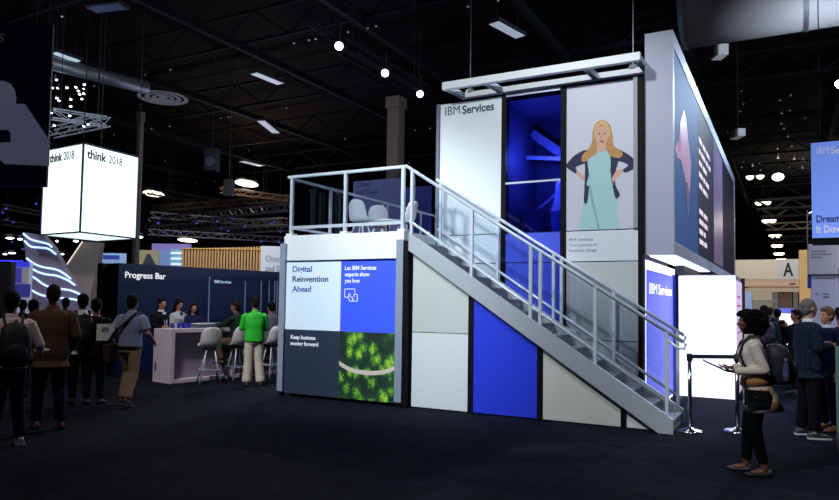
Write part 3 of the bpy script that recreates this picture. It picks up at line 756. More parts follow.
# ================================================================== BACKDROP BOOTHS, LEFT AND CENTRE
def slab(u0, v0, u1, v1, D, th, name, m, parent, to_floor=False, n=None):
    """board facing the aisle at distance D, spanning the two sight lines"""
    nn = n or dyl; c = nn.dot(AT((u0+u1)/2, (v0+v1)/2, D))
    a = PN(u0, v0, (nn.x, nn.y), c); b = PN(u1, v0 if to_floor else v1, (nn.x, nn.y), c); z0 = 0 if to_floor else b.z; z1 = a.z
    a.z = 0; b.z = 0
    return MB().hexa([a+up3*z0, b+up3*z0, b+nn*th+up3*z0, a+nn*th+up3*z0], [a+up3*z1, b+up3*z1, b+nn*th+up3*z1, a+nn*th+up3*z1]).build(name, m, parent)
WOOD = mat('slat_wood', (222, 186, 140), .6, emit=0)
sw = thing('slatted_wood_screen', 'warm lit wall of vertical timber slats beyond the navy partition', 'partition', AT(222, 262, 26))
slab(182, 249, 262, 300, 26, .1, 'back_board', mat('slat_back', (120, 76, 44), .7), sw, True)
rng = random.Random(5)
for k in range(27):
    u = 182.4+k*2.95; v = 248.8-(u-182)*.03
    slab(u, v, u+1.7, 300, 25.9, .06, 'slat', WOOD, sw, True)
slab(182, 247.8, 262, 249.6, 25.85, .1, 'top_rail', mat('amber_rail', (235, 190, 110), .5, emit=.35), sw)
cd1 = thing('cloud_sign', 'glowing white sign board with grey letters left of the raised deck', 'sign', AT(273, 260, 24))
sgb = slab(261, 246, 290, 277, 24, .1, 'sign_board', mat('sign_glow', (190, 200, 215), .5, emit=.55, ecol=(170, 185, 205)), cd1, True)
def dl(s, u0, v0, u1, cap, D, m, parent, bold=0, un=None):
    c = dyl.dot(AT((un or u0), v0, D)); p0 = PN(u0, v0, (dyl.x, dyl.y), c); p1 = PN(u1, v0, (dyl.x, dyl.y), c); p1.z = p0.z
    letter(s, p0, p1, PN(u0, v0-cap, (dyl.x, dyl.y), c).z-p0.z, m, parent, n=-dyl, bold=bold)
GT = mat('sign_grey_text', (120, 135, 155), .6)
c0 = 275.5
dl('Cloud', 265.3, 261.2, 281, 5.6, 23.95, GT, sgb, un=c0)
dl('and Data', 265.3, 271, 289, 5.6, 23.95, GT, sgb, un=c0)
# backing board seen through the deck glass
cd2 = thing('cloud_board', 'lavender backing board with dark letters seen through the deck glass', 'sign', (-12.5, 20, 4))
lb = MB().box((PY(353, 200, 20).x, 20, 0), (PY(402, 200, 20).x, 20.2, 5.95)).build('sign_board', mat('lavender_board', (120, 124, 172), .6, emit=.16, ecol=(110, 116, 180)), cd2)
MB().box((PY(402, 200, 20).x, 20, 0), (PY(429, 200, 20).x, 20.2, 5.6)).build('blue_board', mat('deep_blue_board', (24, 34, 120), .6, emit=.14, ecol=(24, 40, 140)), cd2)
yletter('Cloud', 356.5, 187.4, 370.5, 5, 20, DARKTXT, lb, bold=.01)
yletter('and Data', 355.8, 195, 377.3, 5, 20, DARKTXT, lb, bold=.01)

pk = thing('lilac_booth', 'distant lilac topped booth with pale blue panels above the navy partition', 'booth', AT(168, 260, 28))
slab(152, 243.5, 189, 251, 28, .3, 'header', mat('lilac', (150, 132, 210), .6, emit=.3, ecol=(150, 130, 215)), pk)
slab(158, 250, 171, 300, 27.6, .2, 'panel', mat('paleblue', (120, 150, 205), .6, emit=.4, ecol=(110, 145, 215)), pk, True)
slab(170.5, 249, 182, 300, 27.4, .2, 'panel', mat('cyanpale', (120, 165, 190), .6, emit=.42, ecol=(110, 165, 200)), pk, True)
for v in (252, 257.5, 263): slab(170.7, v, 182, v+2.2, 27.3, .05, 'light_bar', mat('lightbar', (220, 235, 245), .5, emit=.75), pk)
slab(139.5, 250, 158, 300, 26.5, .2, 'screen', mat('khaki_screen', (150, 150, 120), .6, emit=.35, ecol=(150, 152, 130)), pk, True)
b_ = MB()
kp = [PN(u, v, (dyl.x, dyl.y), dyl.dot(AT(149, 260, 26.4))) for u, v in ((141, 268), (147, 254), (150, 254), (157, 268))]
MB().prism(kp, dyl*.03).build('screen_shape', mat('screen_navy', (60, 66, 90), .6, emit=.15), pk)

# left kiosks
k1 = thing('info_kiosk', 'small blue and white display kiosk at the far left behind the crowd', 'kiosk', AT(21, 280, 18))
slab(11.5, 262, 30, 300, 18, .15, 'frame', mat('kiosk_white', (170, 175, 205), .5, emit=.22), k1, True)
slab(13, 268, 21, 283, 17.95, .03, 'screen', mat('kiosk_purple', (60, 55, 150), .5, emit=.4, ecol=(70, 66, 170)), k1)
slab(22, 268, 28, 283, 17.95, .03, 'screen', mat('kiosk_cream', (150, 148, 165), .5, emit=.2), k1)
slab(12.5, 284, 29.5, 297, 17.95, .03, 'screen', mat('kiosk_blue', (44, 50, 130), .5, emit=.45, ecol=(48, 54, 140)), k1)
slab(13, 262, 29, 267, 17.95, .03, 'screen', mat('kiosk_vivid', (40, 50, 210), .5, emit=.6, ecol=(50, 60, 220)), k1)
bwl = tag(slab(-6, 262, 11.5, 300, 17.5, .2, 'dark_partition', NAVYD, None, True), 'plain black partition at the far left edge', 'partition')
tag(slab(-4, 260, 22, 261.6, 19, .06, 'light_bar', mat('blue_led', (60, 60, 240), .5, emit=1.0, ecol=(70, 70, 250)), None), 'thin blue glowing bar above the black partition at far left', 'light bar')
k2 = thing('info_kiosk', 'tall pale blue framed display behind the taupe wing panel', 'kiosk', AT(112, 270, 22))
slab(101, 253, 124, 300, 22, .2, 'frame', mat('k2_frame', (150, 185, 220), .5, emit=.5, ecol=(150, 190, 230)), k2, True)
slab(103, 255, 119, 259.5, 21.9, .04, 'screen', mat('k2_purple', (60, 62, 160), .5, emit=.5, ecol=(66, 70, 170)), k2)
slab(103, 264, 121, 300, 21.9, .04, 'screen', mat('k2_dark', (16, 18, 34), .5), k2, True)
slab(94, 262, 101, 300, 21.5, .15, 'side_column', mat('k2_side', (80, 110, 160), .5, emit=.3, ecol=(70, 110, 170)), k2, True)

# columns
def column(u0, u1, D, label, c):
    p = AT((u0+u1)/2, 150, D); r = (u1-u0)/2*D/F
    t = thing('concrete_column', label, 'column', (p.x, p.y, 0)); MB().box((p.x-r, p.y-r, 0), (p.x+r, p.y+r, 10.5)).build('shaft', c, t, bevel=.03)
    MB().box((p.x-r*1.2, p.y-r*1.2, 10.5), (p.x+r*1.2, p.y+r*1.2, 11.0)).build('capital', c, t)
    return t
CONC = mat('concrete', (150, 135, 120), .8, var=.2, vscale=2)
column(389, 402, 31, 'tall concrete column rising above the deck railing', CONC)
column(137, 142, 34, 'slim far column just right of the glowing cube', mat('concrete_dim', (110, 108, 100), .8))

# ================================================================== RIGHT BACKGROUND
DYR = V((0, 1, 0))
def rs(u0, v0, u1, v1, y, th, name, m, parent, fl=False):
    a = PY(u0, v0, y); b = PY(u1, v1, y); return MB().box((a.x, y, 0 if fl else b.z), (b.x, y+th, a.z)).build(name, m, parent)
ba = thing('aisle_booth', 'beige booth under a header board marked with a black letter A', 'booth', (-.6, 34, 0))
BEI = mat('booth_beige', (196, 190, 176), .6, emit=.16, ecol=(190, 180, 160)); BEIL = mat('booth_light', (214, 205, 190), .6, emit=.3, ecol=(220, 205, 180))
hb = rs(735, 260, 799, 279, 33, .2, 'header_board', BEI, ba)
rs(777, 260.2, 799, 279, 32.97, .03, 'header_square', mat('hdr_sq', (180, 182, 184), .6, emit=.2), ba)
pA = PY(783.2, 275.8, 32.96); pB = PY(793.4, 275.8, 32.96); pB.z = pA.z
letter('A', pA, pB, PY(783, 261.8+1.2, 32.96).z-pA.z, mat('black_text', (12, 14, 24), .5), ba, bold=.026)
rs(738, 279, 799, 285.5, 33.3, 2, 'soffit', mat('soffit_warm_lit', (222, 190, 160), .6, emit=.4, ecol=(225, 190, 165)), ba)  # emission puts the warm lighting of the soffit into its material
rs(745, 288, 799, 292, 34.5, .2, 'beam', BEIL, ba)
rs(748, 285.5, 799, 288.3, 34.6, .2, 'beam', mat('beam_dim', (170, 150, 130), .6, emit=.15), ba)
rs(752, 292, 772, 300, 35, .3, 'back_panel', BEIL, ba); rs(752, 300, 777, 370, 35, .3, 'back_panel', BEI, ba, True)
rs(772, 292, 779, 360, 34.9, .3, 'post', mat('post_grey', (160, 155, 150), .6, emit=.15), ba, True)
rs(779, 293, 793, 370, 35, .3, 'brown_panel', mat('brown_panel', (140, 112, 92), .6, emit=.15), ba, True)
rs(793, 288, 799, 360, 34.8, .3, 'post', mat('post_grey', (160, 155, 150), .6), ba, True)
rs(789, 283.3, 795.5, 284.5, 33.2, .05, 'vent_slot', BLACK, ba)
es = thing('event_screen', 'small glowing white screen with blue header in the beige booth', 'display screen', PY(785, 345, 30))
rs(777.5, 313.5, 793.5, 345, 30, .1, 'lit_screen', LBOX, es); rs(777.5, 308, 793.5, 313.5, 30, .1, 'lit_header', mat('es_blue', (90, 110, 220), .5, emit=.6, ecol=(110, 125, 230)), es)
rs(784, 345, 787, 380, 30, .1, 'stand', STEELDARK, es, True)
bcm = thing('beige_column', 'warm beige column between letter A booth and the pale stand', 'column', PY(804, 300, 27))
BCM = mat('beige_column', (232, 184, 118), .7, emit=.4, ecol=(214, 168, 104))  # the column's lighting is partly put into its emission
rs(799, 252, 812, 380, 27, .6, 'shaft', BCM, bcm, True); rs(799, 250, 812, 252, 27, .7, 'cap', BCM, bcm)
tag(rs(736.5, 290, 752, 330, 40, .2, 'pale_screen', mat('ps', (150, 175, 220), .5, emit=.5), None, True), 'pale distant board glimpsed beside the lightbox kiosk', 'board')

# hanging sign on the right
hs = thing('hanging_sign', 'periwinkle blue hanging sign with white lettering at the right edge', 'hanging sign', (.8, 15.5, 3.1))
yS = 15.4
HSB = mat('hang_blue', (110, 145, 235), .5, emit=.62, ecol=(118, 150, 238))
hsb = rs(811, 143.2, 864, 236.6, yS, .12, 'lit_board', HSB, hs)
a_ = PY(811, 143.2, yS); b_ = PY(811, 236.6, yS)
rs(812.5, 236.8, 864, 244, yS+.02, .12, 'lower_frame', BLACK, hs)
for u in (820, 860): p = PY(u, 140, yS+.06); MB().cone(p, (p.x, p.y, 12.49), .01, n=6).build('suspension_cable', STEELDARK, hs)
yletter('IBM', 816.4, 154.2, 828.6, 6.6, yS, WHITETXT, hsb); yletter('Services', 831, 153.6, 858, 6.6, yS, WHITETXT, hsb, bold=.02)
yletter('Dream', 816.5, 222.4, 841, 6.8, yS, mat('slate_text', (60, 72, 140), .6), hsb, bold=.02)
yletter('It Down', 816.4, 232.9, 846, 7.0, yS, WHITETXT, hsb, bold=.04)
pw = thing('pale_stand', 'pale grey exhibition stand with small print below the blue hanging sign', 'booth', (1.0, 18, 0))
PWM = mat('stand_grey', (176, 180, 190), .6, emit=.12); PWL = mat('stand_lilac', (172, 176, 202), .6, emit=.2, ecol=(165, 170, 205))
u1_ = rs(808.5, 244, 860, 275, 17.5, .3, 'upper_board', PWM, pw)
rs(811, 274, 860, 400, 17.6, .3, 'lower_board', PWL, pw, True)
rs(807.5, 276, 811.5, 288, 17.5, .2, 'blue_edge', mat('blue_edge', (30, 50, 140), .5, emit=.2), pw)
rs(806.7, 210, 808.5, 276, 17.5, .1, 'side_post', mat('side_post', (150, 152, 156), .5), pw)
MB().box((PY(808.5, 275, 17.5).x, 17.45, PY(811, 275.6, 17.5).z), (2.4, 17.7, PY(811, 274.4, 17.5).z)).build('shelf_line', BLACK, pw)
yletter('IBM Services', 816, 279.2, 834, 2.6, 17.58, mat('stand_text', (70, 80, 130), .6), pw)
b_ = MB()
for k, (u0, u1x, v) in enumerate(((811, 826, 251.5), (811, 832, 254.5), (811, 822, 257.5), (816, 818.5, 294), (823, 829, 294), (823, 829.5, 297))):
    y = 17.49 if v < 270 else 17.59
    p = PY(u0, v, y); q_ = PY(u1x, v, y); b_.box((p.x, y-.004, p.z-.015), (q_.x, y, p.z+.015))
b_.build('text_lines', mat('stand_lines', (130, 130, 140), .6), pw)
ep = thing('edge_banner', 'narrow pale banner panel cut off by the right picture edge', 'banner', PY(839, 452, 9.3))
pz = GZ(840, 451.5)
MB().box((pz.x-.03, pz.y, .0), (pz.x+.5, pz.y+.03, 1.25)).build('lower_panel', mat('banner_pale', (110, 150, 150), .4), ep)
MB().box((pz.x+.02, pz.y+.04, 0), (pz.x+.06, pz.y+.08, 2.2)).build('pole', STEELDARK, ep)

# ================================================================== ROOF: TRUSSES, DUCTS, LIGHTS
TRS = mat('roof_truss', (20, 21, 27), .8); TRL = mat('rig_truss', (130, 134, 145), .4, .6)
def truss(name, a, b, h, w, m, label, cat, group=None, lace=1.2, r=.03, parts=True):
    a = V(a); b = V(b); d = (b-a); L = d.length; d.normalize(); s = d.cross(up3).normalized()
    t = thing(name, label, cat, (a+b)/2, 0, group)
    ch = MB()
    cs = [(-w/2, -h/2), (w/2, -h/2), (-w/2, h/2), (w/2, h/2)] if w > 0 else [(0, -h/2), (0, h/2)]
    for x, z in cs: ch.bar(a+s*x+up3*z, b+s*x+up3*z, r*2, r*2)
    ch.build('chords', m, t)
    lc_ = MB(); n = max(2, int(L/lace))
    for k in range(n):
        p = a+d*(L*k/n); q_ = a+d*(L*(k+1)/n)
        for x in ((-w/2, w/2) if w > 0 else (0,)):
            z0, z1 = (-h/2, h/2) if k % 2 else (h/2, -h/2)
            lc_.bar(p+s*x+up3*z0, q_+s*x+up3*z1, r*1.2, r*1.2)
    lc_.build('lacing', m, t)
    return t
lab = 'dark steel roof truss running across under the black ceiling'
for k, y in enumerate((8, 13, 18, 24, 30, 37, 45, 54, 64, 76, 90, 106)):
    truss('roof_truss', (-62, y, 11.4), (24, y, 11.4), 1.1, 0, TRS, lab, 'roof truss', 'roof trusses under the ceiling', 1.6, .05)
lab = 'long dark purlin running away under the black ceiling'
pur = None
for x in (-46, -38, -30, -23, -17, -12, -7, -3, 2, 8):
    o = tag(MB().box((x-.1, 4, 10.55), (x+.1, 120, 10.8)).build('roof_purlin', mat('purlin', (17, 18, 23), .8)), lab, 'roof beam', 'purlins')

# lighting rigs
def rig(u0, v0, u1, v1, z, label, m=TRL, h=.45, r=.03, grp=None, lace=.5):
    a = GZ(u0, v0, z); b = GZ(u1, v1, z); t = truss('lighting_truss', a, b, h, h, m, label, 'lighting truss', grp, lace, r)
    for f_ in (.15, .85):
        p = a.lerp(b, f_); MB().cone(p+up3*h/2, V((p.x, p.y, 12.49)), .012, n=6).build('suspension_cable', STEELDARK, t)
    return t
rig(150, 221, 290, 207, 7.5, 'grey box truss hanging over the timber slat wall')
rig(140, 237, 287, 228, 7.0, 'lower grey truss hanging just above the timber slat wall', h=.4)
rig(145, 190, 280, 214, 8.4, 'dim slanting truss between the cube and the deck', TRS, .4)
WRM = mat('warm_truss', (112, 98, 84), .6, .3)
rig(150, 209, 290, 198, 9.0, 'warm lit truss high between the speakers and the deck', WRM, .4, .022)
rig(146, 229, 286, 221, 7.2, 'middle grey truss of the stack hanging over the timber slat wall', TRL, .45, .03)
rig(220, 190, 290, 199, 9.0, 'short warm truss beside the bright warm lamp', WRM, .35, .022)
rig(148, 232, 288, 240, 6.6, 'lowest truss sloping down behind the lilac booth', TRL, .4, .03)
rig(150, 215, 288, 225, 7.8, 'crossing grey truss sloping towards the deck', TRL, .4, .03)
rig(0, 222, 44, 228, 7.0, 'lower dark truss at the far left edge', TRL, .35, .025)
rig(0, 244, 44, 240, 6.6, 'lowest dark truss at the far left edge', TRL, .35, .025)
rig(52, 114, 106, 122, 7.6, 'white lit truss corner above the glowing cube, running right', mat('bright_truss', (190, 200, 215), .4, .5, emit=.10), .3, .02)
rig(50, 133, 106, 121, 7.6, 'white lit truss above the glowing cube, slanting up to the right', mat('bright_truss', (190, 200, 215), .4, .5), .3, .02)
rig(0, 206, 44, 214, 7.6, 'dark truss below the grey figure screen', TRL, .3, .02)
for k, (v, yy) in enumerate(((205, 50), (213, 58), (227, 70), (240, 84))):
    y = yy; z = PY(760, v, y).z
    truss('lighting_truss', (-1.8, y, z), (8, y, z), .6, .6, mat('far_truss', (100, 94, 84), .5, .3), 'far cross truss between the row of lamps above letter A', 'lighting truss', 'far cross trusses at the right', .9, .05)
rig(337, 43, 425, 92, 8.25, 'dark truss carrying three bright white spotlights', TRS, .3, .03)
rig(310, 22, 432, 108, 8.9, 'thin dark pipe rig above the three spotlights', TRS, .12, .015)

def lamp_bar(ua, va, ub, vb, z, label, m, w=.28, group=None):
    a = GZ(ua, va, z); b = GZ(ub, vb, z); d = (b-a).normalized(); s = d.cross(up3); t = thing('ceiling_light', label, 'ceiling light', (a+b)/2, 0, group)
    warm = m.name in ('lamp_warm', 'lamp_white')
    MB().obox((a+b)/2+up3*(.26 if warm else .06), (b-a)/2*(.8 if warm else 1)+d*.05, s*(w/2*(.4 if warm else 1)+.05), up3*.05).build('housing', STEELDARK, t)
    if warm:
        L_ = (b-a).length/2*1.1; MB().ell((a+b)/2, (L_, L_*.55, .2) if m.name == 'lamp_warm' else (L_*.8, L_*.2, .07), 20, 10, Matrix((d, s, up3)).transposed()).build('diffuser', m, t, smooth=True)
    else: MB().obox((a+b)/2, (b-a)/2, s*w/2, up3*.01).build('diffuser', m, t)
    for f_ in (.1, .9):
        p = a.lerp(b, f_); MB().cone(p+up3*.1, V((p.x, p.y, 12.49)), .01, n=5).build('suspension_wire', STEELDARK, t)
COOL = mat('lamp_cool', (180, 190, 205), .5, emit=.55, ecol=(175, 188, 205)); HOT = mat('lamp_warm', (255, 250, 235), .5, emit=4, ecol=(255, 240, 215)); MID = mat('lamp_mid', (190, 190, 195), .5, emit=.5)
HOTW = mat('lamp_white', (245, 250, 255), .5, emit=5, ecol=(225, 240, 255))
lamp_bar(54, 53, 78, 61.5, 9.7, 'cool linear ceiling light beside the top of the figure screen', mat('lamp_cool2', (190, 210, 225), .5, emit=.75, ecol=(180, 205, 220)), .26)
lamp_bar(254, 73.5, 280, 84, 9.7, 'pale linear ceiling light left of the spotlight truss', COOL, .3)
lamp_bar(261, 121, 276, 133, 9.7, 'pale slanted ceiling light below the larger one left of the spotlights', COOL, .34)
lamp_bar(242, 161.5, 261, 166, 9.7, 'pale linear ceiling light above the deck railing corner', COOL, .4)
lamp_bar(494, 23, 520, 37, 9.7, 'pale linear ceiling light above the blue glass tower', COOL, .32)
lamp_bar(145, 192, 162, 195.5, 9.7, 'bright warm ceiling lamp right of the glowing cube', HOT, 1.0)
lamp_bar(237, 181.5, 256, 185.5, 9.7, 'bright warm ceiling lamp left of the deck, largest of the warm ones', HOT, 1.0)
lamp_bar(241, 189, 257, 192.5, 9.7, 'dim warm ceiling lamp just below the largest warm one', MID, .6)
lamp_bar(182, 239, 193, 241.5, 9.0, 'small warm lamp over the lilac booth header', HOT, 1.2)
lamp_bar(188, 245, 196, 247.5, 9.0, 'smaller warm lamp over the timber slat wall end', HOT, 1.2)
lamp_bar(102, 17-12, 112, 11, 9.7, 'dim bluish ceiling light at the top left', mat('lamp_dim', (60, 70, 110), .5, emit=.05), 1.0)
for (u, v, w_) in ((10, 238, 10), (20, 239, 6), (12, 253, 9), (5, 254, 5), (62, 254, 5), (76, 241, 6), (57, 241, 3), (140, 237, 7), (29, 9+190, 0)):
    if w_: 
        lamp_bar(u-w_/2, v, u+w_/2, v+.3, 5.6, 'small distant white lamp in the rows behind the left crowd', HOTW, 2.2, 'distant lamps at the left')
for k, (u, v, z) in enumerate(((755, 176, 9.7), (763, 202, 9.7), (769, 220, 9.7), (775, 235, 9.7), (777, 245, 9.7), (779, 253, 9.7), (781, 259, 9.7))):
    p = GZ(u, v, z); t = thing('bay_light', 'twin warm white bay lamp in the row receding towards the letter A booth', 'ceiling light', p, 0, 'row of bay lamps at the right')
    s_ = .26+.05*k
    for dx in (-.28, .28):
        MB().lathe([(s_*.9, 0), (s_, .05), (s_*.5, .45), (.08, .55)], (p.x+dx, p.y, p.z), 16).build('shade', STEELDARK, t)
        MB().ell((p.x+dx, p.y, p.z-.02), (s_*.85, s_*.85, .2+.03*k), 16, 8).build('lens', HOT, t, smooth=True)
    MB().cone(p+up3*.5, V((p.x, p.y, 12.49)), .02, n=5).build('cable', STEELDARK, t)
p = AT(778, 177, 34); t = thing('round_lamp', 'bluish white oval lamp right of the bay lamp row', 'ceiling light', p)
MB().ell(p, (.27, .1, .2)).build('bulb', HOTW, t, smooth=True); MB().cone(p+up3*.2, V((p.x, p.y, 12.49)), .02, n=5).build('cable', STEELDARK, t)

# spotlights
def fixture(u, v, z, label, aim, power, rad=.16, group=None, col=(1, 1, 1), cone=70, D=None, blend=.6, lens=HOTW):
    p = AT(u, v, D) if D else GZ(u, v, z); aim = V(aim); d = (aim-p).normalized()
    t = thing('spotlight', label, 'spotlight', p, 0, group)
    MB().cone(p-d*.42, p, rad*.75, rad*1.08, 20).build('can', STEELDARK, t, smooth=False)
    MB().cone(p+d*.002, p+d*.012, rad, rad, 20).build('lens', lens, t)
    MB().bar(p-d*.2+up3*.0, p-d*.2+up3*.55, .04, .04).build('yoke', STEELDARK, t)
    if power:
        l = bpy.data.lights.new('spot_beam', 'SPOT'); l.energy = power; l.spot_size = math.radians(cone); l.spot_blend = blend; l.color = col; l.shadow_soft_size = .12
        o = bpy.data.objects.new('spot_beam', l); COL.objects.link(o); o.parent = t; o.location = d*.05; o.rotation_euler = d.to_track_quat('-Z', 'Y').to_euler()
    return t
for u, v, s_ in ((339, 46, 'leftmost'), (385, 73, 'middle'), (420, 94, 'rightmost')):
    fixture(u, v, 8.0, 'bright white spotlight on the dark truss, %s of the three' % s_, (-4.5, 5.0, 1.0), 500, .105, cone=80)
def key(p, aim, power, cone=60, col=(.9, .95, 1), blend=.7, size=.3):  # unseen overhead spots, no fixtures; some added only to brighten single things
    p = V(p); aim = V(aim); d = (aim-p).normalized()
    l = bpy.data.lights.new('unseen_spot', 'SPOT'); l.energy = power; l.spot_size = math.radians(cone); l.spot_blend = blend; l.color = col; l.shadow_soft_size = size
    o = bpy.data.objects.new('unseen_spot', l); COL.objects.link(o); o.location = p; o.rotation_euler = d.to_track_quat('-Z', 'Y').to_euler(); return o
key((-8.5, 1.5, 8.5), (-6.8, 9.7, 2.4), 4200, 38, (.88, .95, 1))
key((-5.0, 1.5, 9.2), (-3.6, 10.2, 3.0), 2700, 46, (.9, .95, 1))
key((0.8, 2.5, 9.0), (-1.9, 10.5, 3.2), 1500, 40, (.86, .9, 1))
key((3.0, 10.0, 9.5), (0.2, 8.5, 0), 500, 70, (.8, .88, 1))
key((-9.0, 5, 8.5), (-10.6, 11.0, 0.9), 1800, 36, (1, .93, .95))
key((-3.2, 1.2, 7.5), (-.3, 7.7, 1.0), 1500, 26, (1, .97, .92))
key((-11.5, 7.5, 5.6), (-18.9, 12.8, 1.6), 1100, 40, (1, .96, 1))  # added to brighten the wing panels
key((-9.8, 11.6, 5.2), (-12.8, 12.4, 1.6), 240, 90, (.7, .85, 1))  # added to brighten the navy partition
key((1.5, 15.5, 6.5), (1.0, 20, 10), 260, 50, (1, .95, .9))  # added from below to brighten the large duct
key((-6.9, 10.2, 8.5), (-6.8, 11.6, 2.9), 500, 50, (.9, .95, 1))  # added to brighten the deck interior
key((-6.5, 2.0, 9.0), (-8.6, 7.0, 0.8), 650, 40, (1, .9, .85))
key((-16.5, 14.6, 6.5), (-19.0, 19.4, 3.0), 700, 95, (1, .84, .6))  # added to brighten the timber slats
key((-1, 28, 8), (0, 35, 1.5), 1500, 110, (1, .88, .72))
def point(p, e, col, r=.3, name='added_point'):
    l = bpy.data.lights.new(name, 'POINT'); l.energy = e; l.color = col; l.shadow_soft_size = r  # added point lights without fixtures, brightening roof steel and backdrops
    o = bpy.data.objects.new(name, l); COL.objects.link(o); o.location = p
# edge stage lamp, and an added bluish point light standing in for haze
ep_ = AT(842, 84, 17)
fixture(840, 84, 0, 'bright white stage lamp at the right edge under the roof', (-1, 5, 3), 0, .10, D=17)
point(ep_+V((0, -.4, .1)), 1400, (.62, .8, 1))
point((-3.75, 11.5, 4.3), 95, (.75, .8, 1), .1)  # added inside the tower to light the shapes behind the glass
point((-30, 34, 9.0), 350, (1, .72, .5)); point((-22, 30, 5.6), 420, (.4, .42, 1)); point((-26, 27, 8.0), 240, (1, .85, .7)); point((-19, 22, 7.4), 110, (.85, .85, 1)); point((-26, 14, 6.2), 150, (.5, .55, 1))
point((2, 60, 8.6), 900, (1, .85, .7)); point((-14, 17, 7.6), 160, (.8, .85, 1))
point((-19, 11, 8.5), 120, (.85, .9, 1))
point((2.5, 15, 3.6), 130, (.95, .93, 1))

# ducts, diffuser, speakers, boxes
du = tag(MB().cone(GZ(40, 60, 9.4), GZ(147, 88, 9.4), .24, .24, 16).build('air_duct', mat('duct', (120, 124, 135), .4, .5), smooth=True), 'pale round air duct beside the linear light at the upper left', 'air duct')
pc = GZ(163, 98.5, 9.6); t = thing('air_diffuser', 'round ceiling diffuser with concentric pale rings', 'air vent', pc)
DF = mat('diffuser_white', (150, 150, 160), .5, emit=.10)
for k, r in enumerate((.95, .68, .42)):
    MB().lathe([(r, 0), (r, .03), (r-.15, .05), (r-.15, .02)], pc, 40, True).build('ring', DF, t)
MB().lathe([(.16, 0), (.16, .05)], pc, 20).build('centre', DF, t)
zd_ = PY(712, 43.5, 20.9).z+1.2; a = V((-2.6, 20.9, zd_)); b = V((3.6, 20.9, zd_))
t = thing('large_duct', 'huge grey round duct crossing the roof at the upper right', 'air duct', (a+b)/2)
MB().cone(a, b, 1.18, 1.18, 40).build('duct_body', mat('big_duct', (92, 86, 86), .7), t, smooth=True)
for f_ in (.0, .5, .78): p = a.lerp(b, f_); d = (b-a).normalized(); MB().cone(p-d*.06, p+d*.06, 1.21, 1.21, 40).build('seam_band', STEELDARK, t)
p = AT(212, 160, 30); t = thing('hung_speaker', 'dark loudspeaker hanging between the pale ceiling lights', 'speaker', p)
MB().obox(p, R2*.28, dyl*.3, up3*.5).build('cabinet', STEELDARK, t, bevel=.03)
MB().cone(p-dyl*.30-up3*.12, p-dyl*.33-up3*.12, .22, .22, 20).build('cone', mat('spk', (70, 74, 84), .5), t); MB().cone(p+up3*.5, V((p.x, p.y, 12.49)), .02, n=5).build('cable', STEELDARK, t)
p = AT(229, 188, 30); t = thing('hung_speaker', 'dark loudspeaker hanging beside the bright warm ceiling lamp', 'speaker', p)
MB().obox(p, R2*.2, dyl*.2, up3*.38).build('cabinet', STEELDARK, t, bevel=.03); MB().cone(p+up3*.5, V((p.x, p.y, 12.49)), .02, n=5).build('cable', STEELDARK, t)
for u, v, l_ in ((720, 52, 'white projector box hanging under the large duct, upper one'), (738, 134, 'small white box hanging beside the long overhead screen')):
    p = AT(u, v, 24); t = thing('hung_box', l_, 'equipment box', p); k = .17 if v < 100 else .12
    MB().obox(p, R2*k, dyl*.3, up3*k*1.1).build('housing', mat('hung_white', (200, 200, 200), .5, emit=.15), t)
    MB().obox(p-R2*k*1.3, R2*k*.3, dyl*.2, up3*k).build('side_plate', STEELDARK, t)
    MB().cone(p+up3*k, V((p.x, p.y, 12.49)), .015, n=5).build('cable', STEELDARK, t)

# small moving heads and clamps strung through the roof
rng = random.Random(11)
BLUEDOT = mat('dot_blue', (90, 100, 255), .5, emit=.9, ecol=(80, 90, 230)); GREYDOT = mat('dot_grey', (150, 155, 170), .5, emit=.22); 
heads = []
def head_proto(m, label, group):
    t = thing('stage_lamp', label, 'stage lamp', (0, 0, -50), 0, group)
    MB().cone((0, 0, .16), (0, -.10, -.02), .10, .13, 12).build('can', STEELDARK, t, local=True)
    MB().cone((0, -.10, -.02), (0, -.106, -.03), .09, .09, 12).build('lens', m, t, local=True)
    MB().bar((0, 0, .16), (0, 0, .42), .03, .03).build('clamp', STEELDARK, t, local=True)
    return t
g1 = head_proto(GREYDOT, 'small dim stage lamp clamped among the roof steel', 'small dim lamps in the roof')
g2 = head_proto(BLUEDOT, 'small blue stage lamp in the rigs above the left crowd', 'small blue lamps at the left')
g3 = head_proto(HOTW, 'tiny bright stage lamp on the white lit trusses above the cube', 'tiny bright lamps above the cube')
def scatter(proto, spots, k=.5):
    for i, (p) in enumerate(spots):
        o = proto if i == 0 else dup(proto)
        o.location = p; o.rotation_euler = (0, 0, YAW+rng.uniform(-1, 1)); o.scale = (k, k, k)
sp1 = []
for y in (13, 18, 24, 30, 37, 45):
    for k in range(19):
        sp1.append(V((rng.uniform(-2.0*y+5, 6), y, 10.45)))
for k in range(22): sp1.append(AT(rng.uniform(738, 810), rng.uniform(90, 170), rng.uniform(24, 28)))
scatter(g1, sp1, .4)
scatter(g2, [AT(rng.uniform(0, 45), rng.uniform(200, 258), rng.uniform(24, 30)) for k in range(9)] + [AT(rng.uniform(155, 285), rng.uniform(218, 244), rng.uniform(27, 33)) for k in range(14)])
scatter(g3, [AT(rng.uniform(52, 88), rng.uniform(78, 128), rng.uniform(17, 20)) for k in range(20)], .36)

# ================================================================== PEOPLE
SKINS = {}
def skin(c): return mat('skin_%d_%d' % (c[0], c[1]), c, .5)
EYEW = mat('eye_white', (225, 222, 218), .3); EYEB = mat('eye_dark', (30, 20, 16), .2)
def rotm(ax, a): return Matrix.Rotation(a, 3, ax)

